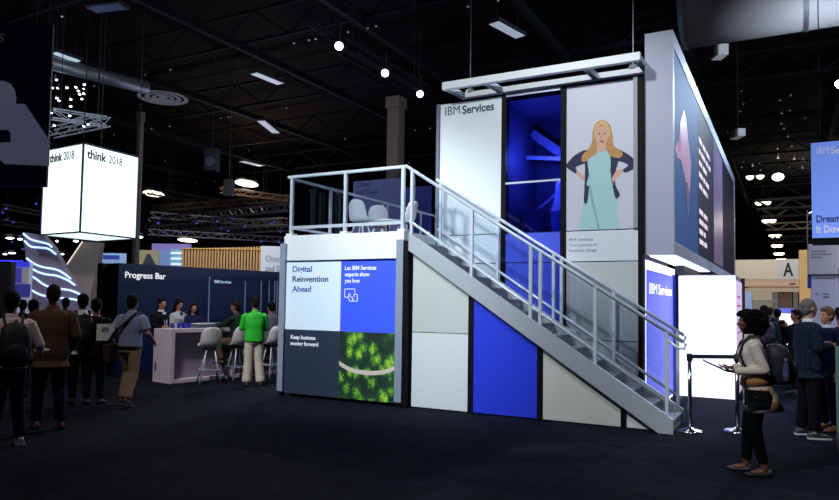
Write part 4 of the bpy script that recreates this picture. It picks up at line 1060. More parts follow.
def person(label, loc, rz, s=1.0, skinc=(196, 150, 124), pose=None, top=None, bottom=None, shoes=((20, 20, 24), None), hair=None, female=False,
           group=None, voxel=.010, lean=0.0, side=0.0, twist=0.0, head=(0, 0), hands='relaxed', extras=None, beard=None):
    """local frame: the figure faces -Y, +X is its left; built at stature 1.76 then scaled"""
    P = pose or {}
    t = thing('person', label, 'person', loc, rz, group); t.scale = (s, s, s)
    pel = V(P.get('pel', (0, 0, .95)))
    up = V((math.sin(side), -math.sin(lean), math.cos(lean))).normalized()
    lx = V((math.cos(twist), math.sin(twist), 0)); lx = (lx-up*lx.dot(up)).normalized(); fw = up.cross(lx)*-1   # forward
    if fw.y > 0 and abs(twist) < 1.4: fw = -fw
    hxv = V((1, 0, 0))
    nk = pel+up*.52; sw_ = .165 if female else .19
    J = dict(nk=nk, hd=nk+up*.12+fw*.015+V((0, 0, .045)))
    for sgn, c in ((1, 'L'), (-1, 'R')):
        sh = nk+lx*sw_*sgn-up*.078; J['sh'+c] = sh
        J['el'+c] = V(P.get('el'+c, sh+lx*.06*sgn+V((0, .02, -.29))))
        J['wr'+c] = V(P.get('wr'+c, J['el'+c]+V((sgn*.0, -.06, -.25))))
        J['hp'+c] = pel+hxv*.085*sgn-V((0, 0, .05))
        J['kn'+c] = V(P.get('kn'+c, (sgn*.10, -.015, .50)))
        J['an'+c] = V(P.get('an'+c, (sgn*.105, .02, .085)))
    def ring(c, rx, ry, n=20, e=2.4, f=None, l=None):
        out = []; f = f or fw; l = l or lx
        for i in range(n):
            a = 2*PI*i/n; ca_, sa_ = math.cos(a), math.sin(a)
            k = (abs(ca_)**e+abs(sa_)**e)**(-1/e)
            out.append(c+l*rx*ca_*k+f*ry*sa_*k)
        return out
    B = MB()
    HR = rotm('Z', twist*.5+head[0]) @ rotm('X', head[1]); hd = J['hd']
    hl = lambda x, y, z: hd+HR @ V((x, y, z))
    def torso(b, grow, z0, z1, prof, hem=0):
        rr = []
        for z, rx, ry, f_ in prof:
            if z < z0 or z > z1: continue
            rr.append(ring(pel+up*z+fw*f_, rx+grow, ry+grow))
        b.loft(rr)
    if female:
        prof = [(-.12, .15, .10, 0), (-.02, .168, .118, -.01), (.08, .15, .105, 0), (.17, .125, .092, .0), (.27, .138, .105, .01), (.36, .15, .118, .02), (.43, .140, .095, .0), (.485, .092, .068, -.01), (.52, .06, .055, 0)]
    else:
        prof = [(-.12, .15, .10, 0), (-.02, .165, .118, 0), (.08, .158, .115, 0), (.17, .152, .112, .0), (.27, .165, .120, .0), (.36, .176, .122, .01), (.43, .160, .105, .0), (.485, .105, .078, -.01), (.52, .065, .06, 0)]
    torso(B, -.012, -1, 1, prof)
    B.cone(nk-up*.05, hd-V((0, 0, .03))+fw*-.005, .056 if not female else .047, .05 if not female else .043)
    # head with jaw, brow, nose, lips, ears
    B.ell(hl(0, .012, .02), (.074, .094, .098), 24, 16)
    B.ell(hl(0, -.02, -.03), (.060, .068, .085), 20, 14)
    B.ell(hl(0, -.052, -.088), (.032, .032, .026), 12, 8)
    B.ell(hl(0, -.072, .028), (.052, .022, .014), 14, 8)
    B.cone(hl(0, -.084, .012), hl(0, -.106, -.026), .009, .015, 8); B.ell(hl(0, -.100, -.03), (.017, .013, .010), 10, 8)
    B.ell(hl(0, -.084, -.06), (.026, .012, .011), 10, 8)
    for sg in (-1, 1):
        B.ell(hl(.034*sg, -.066, -.018), (.024, .02, .022), 10, 8)
        B.ell(hl(.076*sg, .012, -.008), (.010, .020, .032), 10, 8)
    # arms, legs
    for c, sg in (('L', 1), ('R', -1)):
        sh, el, wr = J['sh'+c], J['el'+c], J['wr'+c]
        ar = .85 if female else 1
        B.ell(sh-up*.015-lx*.012*sg, (.045*ar,)*3, 12, 8); B.cone(sh-up*.015-lx*.012*sg, el, .044*ar, .038*ar); B.ell(el, (.040*ar,)*3, 12, 8); B.cone(el, wr, .041*ar, .026*ar)
        hp, kn, an = J['hp'+c], J['kn'+c], J['an'+c]
        B.ell(hp, (.088,)*3, 14, 10); B.cone(hp, kn, .084, .055, 14); B.ell(kn, (.052,)*3, 12, 8)
        mid = kn.lerp(an, .32)+V((0, .008, 0)); B.cone(kn, mid, .050, .050); B.cone(mid, an, .050, .035); B.ell(an, (.038,)*3, 10, 8)
        fd = V(P.get('ft'+c, (sg*.12, -1, 0))).normalized(); sl = V((0, 0, -1))
        B.cone(an+sl*.03, an+fd*.13+sl*.05, .035, .025); B.ell(an-fd*.025+sl*.045, (.033,)*3, 10, 8)
        # hand
        d = (wr-el).normalized(); d = V(P.get('hd'+c, d)).normalized()
        pn = V(P.get('pn'+c, lx*-sg)); pn = (pn-d*pn.dot(d)).normalized(); wd = d.cross(pn)*(1)   # across the palm
        if wd.dot(V(P.get('th'+c, fw))) < 0: wd = -wd                # thumb side
        hk = .9 if female else 1
        pr = [(0, .026, .018), (.03, .034, .017), (.07, .040, .014), (.088, .037, .011)]
        B.loft([[wr+d*z*hk+wd*a_*math.cos(q_)*hk+pn*b_*math.sin(q_)*hk for q_ in [2*PI*i/12 for i in range(12)]] for z, a_, b_ in pr])
        curl = {'relaxed': .5, 'grip': 1.35, 'flat': .12}[P.get('hand'+c, hands)]
        for k, (o_, ln) in enumerate(((.029, .070), (.010, .080), (-.009, .074), (-.027, .058))):
            base = wr+d*.078*hk+wd*o_*hk; a1 = curl*.5; a2 = curl*1.25
            d1 = d*math.cos(a1)+pn*math.sin(a1); d2 = d*math.cos(a2)+pn*math.sin(a2)
            m_ = base+d1*ln*.52*hk; B.cone(base-d*.01, m_, .0095, .0085, 8); B.ell(m_, (.0088,)*3, 8, 6); tip = m_+d2*ln*.5*hk; B.cone(m_, tip, .0085, .0065, 8); B.ell(tip, (.0066,)*3, 8, 6)
        tb0 = wr+d*.02*hk+wd*.022*hk; td = (d*.62+wd*.62+pn*.35*curl).normalized(); tm = tb0+td*.045; B.cone(tb0, tm, .014, .011, 8); B.ell(tm, (.011,)*3, 8, 6)
        td2 = (d*.85+wd*.25+pn*.45*curl).normalized(); B.cone(tm, tm+td2*.035, .0105, .008, 8); B.ell(tm+td2*.035, (.008,)*3, 8, 6)
    body = B.build('body', skin(skinc), t, local=True, voxel=voxel, sm=1)
    for sg in (-1, 1):
        MB().ell(hl(.030*sg, -.082, .006), (.0125, .008, .007), 10, 8).build('eye', EYEW, t, local=True, smooth=True)
        MB().ell(hl(.030*sg, -.0885, .006), (.0055, .003, .0055), 8, 6).build('pupil', EYEB, t, local=True, smooth=True)
        MB().bar(hl(.016*sg, -.0945, .026), hl(.044*sg, -.086, .026), .006, .006).build('eyebrow', hair[1] if hair else EYEB, t, local=True)
    MB().ell(hl(0, -.094, -.060), (.021, .006, .007), 10, 8).build('lips', mat('lips_%d' % skinc[0], tuple(int(x*k) for x, k in zip(skinc, (.85, .6, .6))), .5), t, local=True, smooth=True)
    # hair
    if hair:
        kind, hm = hair; Hh = MB()
        if kind in ('short', 'crop', 'thin'):
            g = {'short': .012, 'crop': .006, 'thin': .004}[kind]
            Hh.ell(hl(0, .026, .036), (.076+g, .090+g, .090+g), 22, 14); Hh.ell(hl(0, .05, -.02), (.066+g, .055+g, .075), 18, 12)
            if kind == 'short': Hh.ell(hl(0, -.035, .088), (.062, .055, .035), 14, 10)
        elif kind == 'long':
            Hh.ell(hl(0, .022, .036), (.088, .100, .100), 22, 14)
            for sg in (-1, 1):
                Hh.tube([hl(.068*sg, -.02, .06), hl(.086*sg, .0, -.03), hl(.088*sg, .01, -.12), hl(.08*sg, -.01, -.22)], .028, 10)
            Hh.loft([ring(hl(0, .05, z), rx, ry, 16, 2, HR @ V((0, -1, 0)), HR @ V((1, 0, 0))) for z, rx, ry in ((.02, .085, .06), (-.08, .092, .055), (-.18, .09, .05), (-.26, .06, .03))])
        elif kind == 'volume':
            r3 = random.Random(2)
            Hh.ell(hl(0, .03, .045), (.095, .105, .095), 22, 14)
            for a, b, c, r in ((0, -.06, .095, .04), (.03, -.09, .085, .028), (-.03, -.08, .09, .03), (0, .0, .10, .055), (.04, .07, .08, .07), (-.04, .07, .08, .07), (0, .11, .05, .08), (.05, .11, -.01, .07), (-.05, .11, -.01, .07), (0, .145, -.03, .07), (.03, .12, -.09, .06), (-.03, .12, -.10, .06), (.07, .05, -.03, .05), (-.07, .05, -.03, .05), (0, .10, -.11, .06)):
                Hh.ell(hl(a, b, c), (r, r, r*.9), 12, 8)
            for k in range(70):
                a = r3.uniform(0, 6.28); z = r3.uniform(-.14, .10); rr = .112*math.sqrt(max(0, 1-(z/.17)**2))
                y = .06+math.sin(a)*rr*1.2
                if y < -.05 and z < .07: continue
                Hh.ell(hl(math.cos(a)*rr*.95, y, z+.01), (.026,)*3, 8, 6)
        elif kind == 'bun':
            Hh.ell(hl(0, .024, .036), (.086, .098, .098), 22, 14); Hh.ell(hl(0, .11, .07), (.045,)*3, 12, 8)
        Hh.build('hair', hm, t, local=True, voxel=.010, sm=2)
    if beard:
        MB().ell(hl(0, -.045, -.075), (.058, .052, .042), 16, 10).build('beard', beard, t, local=True, smooth=True)
    # bottoms
    if bottom:
        bm_, cut_, flare = bottom; b = MB()
        torso(b, .014, -.13, .10, prof)
        for c in 'LR':
            hp, kn, an = J['hp'+c], J['kn'+c], J['an'+c]; e_ = kn.lerp(an, cut_)
            b.ell(hp, (.104,)*3, 14, 10); b.cone(hp, kn, .101, .074+flare*.5, 16); b.ell(kn, (.074+flare*.5,)*3, 12, 8); b.cone(kn, e_, .073+flare*.5, .054+flare, 16)
            b.cone(kn.lerp(an, cut_*.8), e_+V((.0, .0, 0)), .062+flare, .057+flare, 16)
        b.build('trousers', bm_, t, local=True, voxel=.012, sm=2)
    for c, sg in (('L', 1), ('R', -1)):
        an = J['an'+c]; fd = V(P.get('ft'+c, (sg*.12, -1, 0))).normalized(); sd = fd.cross(V((0, 0, 1))).normalized(); dn = V(P.get('dn'+c, (0, 0, -1))).normalized()
        base = an+dn*.085
        rr = []
        flatshoe = len(shoes) > 2
        prf = [(-.075, .026, .05), (-.06, .036, .075), (-.01, .040, .085 if not flatshoe else .05), (.05, .043, .07 if not flatshoe else .03), (.11, .047, .05 if not flatshoe else .032), (.16, .042, .04 if not flatshoe else .03), (.19, .026, .025)]
        for y, w, h in prf:
            rr.append([base+fd*y+sd*w*x-dn*(.012+h*z) for x, z in ((-.9, 0), (-1, .25), (-.85, .65), (-.45, .95), (0, 1), (.45, .95), (.85, .65), (1, .25), (.9, 0))])
        MB().loft(rr).build('shoe', mat('shoe_%d_%d_%d' % shoes[0], shoes[0], .4), t, local=True, smooth=True)
        if shoes[1]:
            so = [[base+fd*y*1.03+sd*(w+.006)*x-dn*z for x, z in ((-1, 0), (1, 0), (1, .022), (-1, .022))] for y, w, h in prf]
            MB().loft(so).build('sole', mat('sole_%d_%d_%d' % shoes[1], shoes[1], .5), t, local=True)
    # top garment
    if top:
        tm_, sleeve, hemz, g, cuff = top; b = MB()
        rr = []
        pr2 = [p_ for p_ in prof if p_[0] < .49]
        hem = [(hemz, .185 if female else .185, .135, 0)] if hemz < -.13 else []
        if hemz < -.13: pr2 = [(hemz, (.19 if female else .18), .135, -.005)]+[p_ for p_ in pr2 if p_[0] > hemz+.02]
        else: pr2 = [(hemz, pr2[1][1], pr2[1][2], 0)]+[p_ for p_ in pr2 if p_[0] > hemz+.02]
        rr = [ring(pel+up*z+fw*f_, rx+g, ry+g) for z, rx, ry, f_ in pr2]
        rr.append(ring(pel+up*.515+fw*-.005, .07, .068)); b.loft(rr)
        for c in 'LR':
            sh, el, wr = J['sh'+c], J['el'+c], J['wr'+c]
            kr = .92 if female else 1.05
            b.ell(sh-up*.012-lx*.012*(1 if c == 'L' else -1), (.055*kr+g*.3,)*3, 14, 10)
            if sleeve < 1: b.cone(sh, sh.lerp(el, sleeve), .057*kr+g*.35, .060*kr+g*.3, 14)
            else:
                b.cone(sh, el, .057*kr+g*.35, .050*kr+g*.3, 14); b.ell(el, (.050*kr+g*.3,)*3, 12, 8); e_ = el.lerp(wr, sleeve-1); b.cone(el, e_, .050*kr+g*.3, .038*kr+g*.3, 14)
        tp = b.build('jacket' if g > .025 else 'shirt', tm_, t, local=True, voxel=.011, sm=2)
        if cuff is not None:
            MB().loft([ring(nk+up*z+fw*f_, r, r, 20, 2) for z, r, f_ in ((-.035, .080, -.005), (.0, .072, -.005), (.035, .064, 0), (.035, .056, 0), (-.03, .06, 0))]).build('collar', cuff, t, local=True, smooth=True)
    if extras: extras(t, J, dict(up=up, lx=lx, fw=fw, pel=pel, ring=ring, hl=hl))
    return t, J, dict(up=up, lx=lx, fw=fw, pel=pel, ring=ring, hl=hl)

def held(name, label, cat, owner):
    t = thing(name, label, cat, owner.location, owner.rotation_euler.z); t.scale = owner.scale; return t

HB = mat('hair_black', (12, 10, 12), .8, bump=.6, bscale=90, spec=.15); HBR = mat('hair_brown', (40, 28, 22), .8, bump=.5, bscale=90); HG = mat('hair_grey', (110, 104, 100), .7, bump=.5, bscale=90)
HBL = mat('hair_darkblonde', (110, 84, 60), .6, bump=.5, bscale=90)

def backpack(owner, J, F_, m, label, side=0, size=(.15, .10, .22), mid=.26):
    t = held('backpack', label, 'backpack', owner); c = F_['pel']+F_['up']*mid-F_['fw']*(.125+size[1])
    lx, up, fw = F_['lx'], F_['up'], F_['fw']
    rr = []
    for z, k, o_ in ((-1, .75, 0), (-.85, .98, -.01), (-.3, 1, -.02), (.3, .98, -.01), (.75, .88, .01), (.95, .6, .03), (1, .3, .03)):
        rr.append([c+up*z*size[2]+lx*size[0]*k*math.copysign(abs(math.cos(a))**.6, math.cos(a))+fw*(size[1]*k*math.copysign(abs(math.sin(a))**.6, math.sin(a))+o_) for a in [2*PI*i/20 for i in range(20)]])
    MB().loft(rr).build('bag_body', m, t, local=True, smooth=True)
    c2 = c-fw*size[1]*1.0-up*size[2]*.35
    MB().ell(c2, (size[0]*.75, size[1]*.45, size[2]*.45), 16, 10, Matrix((lx, -fw, up)).transposed()).build('front_pocket', m, t, local=True, smooth=True)
    for sg in (-1, 1):
        sh = J['shL'] if sg > 0 else J['shR']
        cx_ = F_['pel']+up*.54+lx*.10*sg
        MB().tube([c+lx*.08*sg+up*size[2]*.8+fw*size[1], cx_-fw*.07+up*-.01, cx_+fw*.02+up*.0, cx_+fw*.10-up*.08, cx_+lx*.05*sg+fw*.145-up*.20, cx_+lx*.075*sg+fw*.10-up*.33, c+lx*size[0]*.8*sg-up*size[2]*.6+fw*size[1]], .014, 8).build('strap', m, t, local=True, smooth=True)
    MB().tube([c+lx*-.03+up*size[2]*.95, c+up*size[2]*1.12, c+lx*.03+up*size[2]*.95], .01, 6).build('grab_handle', m, t, local=True)
    return t

def at_foot(u, v, k=0): p = GZ(u, v); return (p.x, p.y, 0)

# --- woman in cream coat ---
CREAM = mat('coat_cream', (222, 217, 212), .85, var=.08, vscale=12)
wl_ = at_foot(757, 474)
wpose = dict(elL=(.21, .06, 1.13), wrL=(.16, -.24, 1.10), elR=(-.20, .03, 1.13), wrR=(-.10, -.24, 1.12), hdL=(-.1, -1, .06), hdR=(.15, -1, .06),
             pnL=(-.2, 0, 1), pnR=(.2, 0, 1), handL='relaxed', handR='relaxed', thL=(.3, -1, 0),
             knL=(.10, -.03, .50), anL=(.12, .06, .085), knR=(-.08, -.07, .49), anR=(-.08, -.10, .085), ftL=(.1, -1, 0), ftR=(-.1, -1, 0))
W, WJ, WF = person('woman in cream coat reading a tablet beside the belt posts', wl_, face_rz(750, 84), .95, (112, 72, 54), wpose,
    top=(CREAM, 1.93, -.19, .022, CREAM), bottom=(mat('black_trousers', (10, 10, 14), .8), .86, -.004), shoes=((38, 42, 50), None, 1), hair=('volume', mat('hair_black_curl', (7, 6, 9), .8, bump=1, bscale=60)),
    female=True, voxel=.008, lean=.09, head=(.0, .06))
ring_ = WF['ring']; pel_, upv_, fwv_ = WF['pel'], WF['up'], WF['fw']
MB().loft([ring_(pel_+upv_*z, rx, ry) for z, rx, ry in ((.01, .200, .160), (.10, .184, .142))]).build('tan_band', mat('tan_band', (166, 120, 78), .8), W, local=True, smooth=True)
PRN = mat('coat_print', (222, 210, 196), .8)
def prnt():
    nt = PRN.node_tree; b = nt.nodes['Principled BSDF']; tc = nt.nodes.new('ShaderNodeTexCoord'); vo = nt.nodes.new('ShaderNodeTexVoronoi'); vo.inputs['Scale'].default_value = 11
    cr = nt.nodes.new('ShaderNodeValToRGB'); cr.color_ramp.interpolation = 'CONSTANT'; e = cr.color_ramp.elements
    e[0].color = lin((224, 214, 202)); e[1].position = .55; e[1].color = lin((214, 150, 96))
    q_ = e.new(.72); q_.color = lin((150, 190, 180)); q_ = e.new(.86); q_.color = lin((60, 60, 66))
    nt.links.new(tc.outputs['Object'], vo.inputs['Vector']); nt.links.new(vo.outputs['Color'], cr.inputs[0]); nt.links.new(cr.outputs[0], b.inputs['Base Color'])
prnt()
MB().loft([ring_(pel_+upv_*z-fwv_*o_, rx, ry) for z, rx, ry, o_ in ((-.27, .225, .20, .05), (-.12, .205, .165, .03), (.02, .188, .148, .005), (.07, .182, .14, 0))]).build('printed_hem', PRN, W, local=True, smooth=True)
bk = backpack(W, WJ, WF, mat('pack_black', (26, 30, 42), .6), 'black backpack worn by the woman in cream coat', size=(.14, .12, .215), mid=.22)
hbg = held('handbag', 'small black handbag at the hip of the woman in cream coat', 'handbag', W)
MB().loft([[V((.16+sx*.0, 0, 0))*0+V((.215+a*.045, -.02+b*.12, z)) for a, b in [(math.copysign(abs(math.cos(q_))**.5, math.cos(q_)), math.copysign(abs(math.sin(q_))**.5, math.sin(q_))) for q_ in [2*PI*i/20 for i in range(20)]]] for z in (.76, .78, .90, .92) for sx in (0,)]).build('bag_body', mat('bag_black', (20, 26, 30), .35), hbg, local=True)
MB().box((.258, -.07, .82), (.268, .03, .915)).build('flap', mat('bag_black', (20, 26, 30), .35), hbg, local=True)
MB().ell((.27, -.02, .84), (.008, .014, .014)).build('clasp', CHROME, hbg, local=True)
MB().tube([(.215, -.12, .90), (.20, -.15, 1.05), (.14, -.15, 1.2), (0, -.13, 1.36), (-.12, -.05, 1.47), (-.12, .06, 1.42), (-.02, .15, 1.25), (.12, .16, 1.05), (.2, .0, .9)], .008, 6).build('strap', mat('strap_black', (16, 18, 22), .5), hbg, local=True)
bt = held('water_bottle', 'clear plastic bottle in the side pocket of the black backpack', 'bottle', W)
pb = pel_+upv_*.05+WF['lx']*.19-fwv_*.27
MB().lathe([(.03, 0), (.033, .02), (.033, .14), (.028, .17), (.012, .20), (.012, .215)], pb, 16).build('bottle_body', mat('bottle_plastic', (70, 78, 105), .15, coat=.3), bt, local=True, smooth=True)
MB().lathe([(.015, .215), (.015, .235)], pb, 12).build('cap', mat('bottle_cap', (120, 160, 220), .4), bt, local=True)
MB().lathe([(.0335, .05), (.0335, .12)], pb, 16).build('paper_label', mat('bottle_label', (84, 90, 150), .5), bt, local=True)
tb2 = held('tablet', 'dark tablet held out by the woman in cream coat', 'tablet', W)
ctb = V((.04, -.43, 1.155)); ay_ = V((0, -.10, .045)); 
MB().obox(ctb, V((.09, 0, 0)), ay_, V((0, .003, .007))).build('tablet_body', mat('tablet', (14, 16, 20), .3), tb2, local=True, bevel=.003)
MB().obox(ctb+V((0, .004, .0085)), V((.082, 0, 0)), ay_*.92, V((0, .0005, .001))).build('screen', mat('tablet_screen', (120, 160, 180), .1, emit=.35), tb2, local=True)

# --- man in dark plaid jacket ---
PL1 = plaid('plaid_navy', (15, 22, 36), (34, 50, 68), 90)
pm, PJ, PF = person('grey haired man in dark plaid blazer with his back turned, at the right', at_foot(810, 437), face_rz(815, -118), 1.04, (196, 150, 130),
    dict(elR=(-.27, .02, 1.14), wrR=(-.12, -.22, 1.16), elL=(.27, .0, 1.13), wrL=(.14, -.22, 1.17), anL=(.16, .03, .085), anR=(-.14, .02, .085), knL=(.13, 0, .5), knR=(-.12, 0, .5)),
    top=(PL1, 1.9, -.20, .034, mat('white_collar', (220, 222, 228), .7)), bottom=(mat('black_trousers', (10, 10, 14), .8), .95, .012), shoes=((40, 52, 62), (200, 205, 210)), hair=('thin', HG), head=(.2, .05))
def cup(owner, pos, label):
    t = held('coffee_cup', label, 'cup', owner); MB().lathe([(.028, 0), (.038, .10)], pos, 16).build('paper_cup', mat('cup_white', (225, 215, 205), .6), t, local=True, smooth=True)
    MB().lathe([(.041, .10), (.041, .11), (.034, .12)], pos, 16).build('lid', mat('cup_lid', (235, 232, 230), .4), t, local=True); return t
# --- partner with coffee ---
qm, QJ, QF = person('man with sandy hair facing the plaid blazer and holding a coffee cup', at_foot(829, 431), face_rz(829, 52), .98, (205, 150, 122),
    dict(elR=(-.28, -.02, 1.12), wrR=(-.22, -.22, 1.29), handR='grip', pnR=(1, 0, 0)), top=(mat('navy_jacket', (22, 30, 60), .8), 1.9, -.18, .03, mat('pale_blue_shirt', (190, 205, 225), .7)),
    bottom=(mat('dark_jeans', (18, 20, 34), .8), .95, .0), shoes=((120, 72, 44), None), hair=('short', HBL), head=(.25, 0))
cup(qm, QJ['wrR']+V((.035, -.07, -.05)), 'white coffee cup in the hand of the sandy haired man')
def lanyard_shirt(t, J, F_, cshirt, cl):
    up, fw, lx, pel, ring = (F_[k] for k in ('up', 'fw', 'lx', 'pel', 'ring'))
    a = pel+fw*.155
    P = [a+up*.50+lx*.045-fw*.06, a+up*.50-lx*.045-fw*.06, a+up*.28-lx*.035+fw*.015, a+up*.14+fw*.015, a+up*.28+lx*.035+fw*.015]
    MB().prism(P, fw*.012).build('shirt_front', cshirt, t, local=True)
    for sg in (-1, 1): MB().bar(a+up*.50+lx*.05*sg-fw*.05, a+up*.20+fw*.03, .014, .006).build('lanyard', cl, t, local=True)
    MB().obox(a+up*.16+fw*.032, lx*.04, fw*.003, up*.055).build('badge', mat('badge', (225, 228, 235), .5), t, local=True)
WSH = mat('white_shirt', (215, 218, 225), .7); LAN = mat('lanyard_blue', (40, 60, 150), .6)
lanyard_shirt(qm, QJ, QF, mat('pale_blue_shirt', (190, 205, 225), .7), LAN)
def far_person(label, u, D, face, s, sk, topm, hairs, vtop=None, pose=None, grow=.03, **kw):
    p = AT(u, 300, D); return person(label, (p.x, p.y, 0), face_rz(u, face), s, sk, pose, top=(topm, kw.pop('sleeve', 1.92), kw.pop('hem', -.15), grow, kw.pop('collar', None)), bottom=(kw.pop('bot', mat('dark_jeans', (18, 20, 34), .8)), .95, .0), hair=hairs, voxel=.013, **kw)
DKJ = mat('black_jacket', (16, 17, 22), .8); DNV = mat('dark_navy', (18, 24, 44), .8)
p = GZ(843, 427); person('man in dark navy suit cut off by the right edge', (p.x, p.y, 0), face_rz(838, 150), .98, (160, 100, 80), None, top=(DNV, 1.92, -.18, .03, None), bottom=(DNV, .95, .01), hair=('short', HB), voxel=.013)
x = far_person('person with dark hair and backpack seen behind the cream coat woman', 764, 13.5, 170, .99, (150, 110, 95), mat('blue_grey_jacket', (40, 50, 72), .8), ('short', HB))
backpack(*x, mat('pack_grey', (36, 42, 54), .6), 'dark grey backpack on the person behind the cream coat woman')
far_person('person in black jacket further back below the letter A', 777, 17, 150, .95, (140, 100, 84), DKJ, ('short', HB))
cm = far_person('person in black holding up a camera left of the plaid blazer', 796, 13.5, 60, .95, (150, 100, 84), DKJ, ('short', HB),
    pose=dict(elL=(.25, -.12, 1.2), wrL=(.09, -.24, 1.42), elR=(-.25, -.12, 1.2), wrR=(-.09, -.24, 1.42), handL='grip', handR='grip', pnL=(-1, 0, 0), pnR=(1, 0, 0)))
cam_ = held('camera', 'small black camera raised by the person in black', 'camera', cm[0])
MB().box((-.06, -.33, 1.46), (.06, -.27, 1.54)).build('camera_body', BLACK, cam_, local=True, bevel=.005); MB().cone((0, -.33, 1.50), (0, -.40, 1.50), .032, .035, 16).build('camera_lens', STEELDARK, cam_, local=True)
far_person('distant person in dark clothes right of the lit event screen', 803, 19, 100, .95, (150, 110, 95), DKJ, ('short', HB))
far_person('distant person in black left of the lit event screen', 770, 20, 190, .97, (150, 110, 95), DNV, ('short', HBR))

# --- left crowd ---
b1, BJ, BF = person('man in pinkish white shirt and black backpack at the far left', at_foot(6, 444), face_rz(6, 168), 1.0, (150, 110, 95),
    dict(elR=(-.30, .02, 1.13), wrR=(-.36, -.18, 1.02), hdR=(-.5, -1, .1), handR='grip', elL=(.25, .05, 1.13), anL=(.14, -.05, .085), anR=(-.12, .10, .085)),
    top=(mat('pink_white_shirt', (196, 176, 176), .8), 1.7, -.08, .022, mat('pink_white_shirt', (196, 176, 176), .8)), bottom=(mat('indigo_jeans', (18, 20, 40), .8), .96, .008), shoes=((130, 132, 145), (170, 170, 180)), hair=('short', HB), head=(-.2, 0))
backpack(b1, BJ, BF, mat('pack_black2', (14, 15, 20), .7), 'black backpack worn by the man in pinkish white shirt', size=(.16, .09, .25), mid=.2)
pc_ = held('folded_paper', 'folded white paper in the hand of the man in pinkish white shirt', 'paper', b1)
MB().obox(BJ['wrR']+V((-.04, -.09, .03)), V((.07, .02, 0)), V((-.01, .05, .0)), V((0, 0, .012))).build('paper_sheets', mat('paper_white', (220, 220, 225), .7), pc_, local=True)
b2, CJ, CF = person('tall man in brown tweed blazer seen from behind', at_foot(48, 429), face_rz(48, 178), 1.06, (160, 112, 90),
    dict(elL=(.28, .0, 1.12), wrL=(.22, -.14, .93), elR=(-.27, .02, 1.13), wrR=(-.23, -.14, .95), anL=(.13, -.10, .085), anR=(-.13, .06, .085), knL=(.12, -.08, .5)),
    top=(plaid('tweed_brown', (78, 56, 42), (98, 72, 56), 160), 1.92, -.20, .036, mat('tweed_collar', (90, 60, 42), .9)), bottom=(mat('indigo_jeans', (18, 20, 40), .8), .96, .008), shoes=((92, 48, 26), None), hair=('crop', HBR))
far_person('dark haired person between the two near men on the left', 33.5, 11, 160, .94, (120, 80, 66), mat('dim_shirt', (70, 70, 84), .8), ('short', HB))
far_person('distant person in dark clothes before the striped wing panel', 66, 15, 180, .96, (130, 90, 74), DKJ, ('short', HB))
far_person('distant short person in black beside the left kiosk', 23, 14, 170, .93, (130, 90, 74), DKJ, ('short', HB))
x = far_person('man in white shirt with a black backpack near the taupe wing', 83, 11, 172, 1.0, (150, 110, 92), WSH, ('short', HB), grow=.024, bot=DKJ, collar=WSH)
backpack(*x, mat('pack_black2', (14, 15, 20), .7), 'black backpack worn by the man in white shirt near the taupe wing', size=(.14, .09, .24), mid=.24)
y_ = far_person('person in dark clothes holding a white folder left of the blue shirt', 97, 11, 200, .96, (150, 110, 92), DKJ, ('short', HB), pose=dict(elL=(.27, 0, 1.13), wrL=(.30, -.24, 1.12)))
fo = held('folder', 'white folder with printed lines held left of the blue shirt man', 'folder', y_[0])
pf_ = V(AT(102, 326, 9.6)); fo.location = (pf_.x, pf_.y, 0); fo.rotation_euler.z = YAW; fo.scale = (1, 1, 1)
fo.location = (y_[0].location.x, y_[0].location.y, 0); fo.rotation_euler.z = face_rz(97, 0)
MB().obox((.14, -.30, 1.16), (.13, 0, 0), (0, .006, 0), (0, .02, .13)).build('folder_cover', mat('paper_white', (220, 220, 225), .7), fo, local=True)
for k in range(3): MB().box((.08, -.312, 1.17+.03*k), (.18, -.308, 1.18+.03*k)).build('printed_line', mat('small_text', (120, 140, 190)), fo, local=True)

b3, DJ, DF_ = person('man in pale blue polo shirt and khaki trousers walking with a shoulder bag', at_foot(128, 405), face_rz(128, -150), 1.0, (176, 120, 96),
    dict(elR=(-.28, -.02, 1.14), wrR=(-.27, -.24, 1.0), elL=(.25, .12, 1.15), wrL=(.27, .02, .92), knL=(.11, -.16, .52), anL=(.12, -.02, .10), knR=(-.10, .05, .50), anR=(-.11, .27, .12), ftR=(-.1, -1, -.25)),
    top=(mat('pale_blue_polo', (150, 162, 196), .8), .75, -.04, .022, mat('pale_blue_polo', (150, 162, 196), .8)), bottom=(mat('khaki', (160, 138, 112), .85), .95, .014), shoes=((50, 42, 38), (120, 110, 100)), hair=('short', HB), lean=.05)
MB().loft([DF_['ring'](DF_['pel']+DF_['up']*z, .186, .142) for z in (-.055, -.015)]).build('belt', mat('belt_dark', (20, 18, 20), .5), b3, local=True)
sbg = held('shoulder_bag', 'brown leather shoulder bag on the man in pale blue polo', 'bag', b3)
MB().box((.20, -.02, .68), (.29, .30, .98)).build('bag_body', mat('bag_brown', (58, 38, 30), .6), sbg, local=True, bevel=.02); MB().box((.288, -.01, .80), (.30, .29, .985)).build('flap', mat('bag_brown2', (50, 32, 26), .6), sbg, local=True)
MB().tube([(.25, .26, .96), (.18, .17, 1.15), (.0, .15, 1.32), (-.12, .07, 1.47), (-.14, -.03, 1.47), (-.04, -.16, 1.3), (.12, -.15, 1.1), (.25, .0, .96)], .02, 8).build('strap', mat('strap_navy', (18, 20, 34), .6), sbg, local=True, smooth=True)

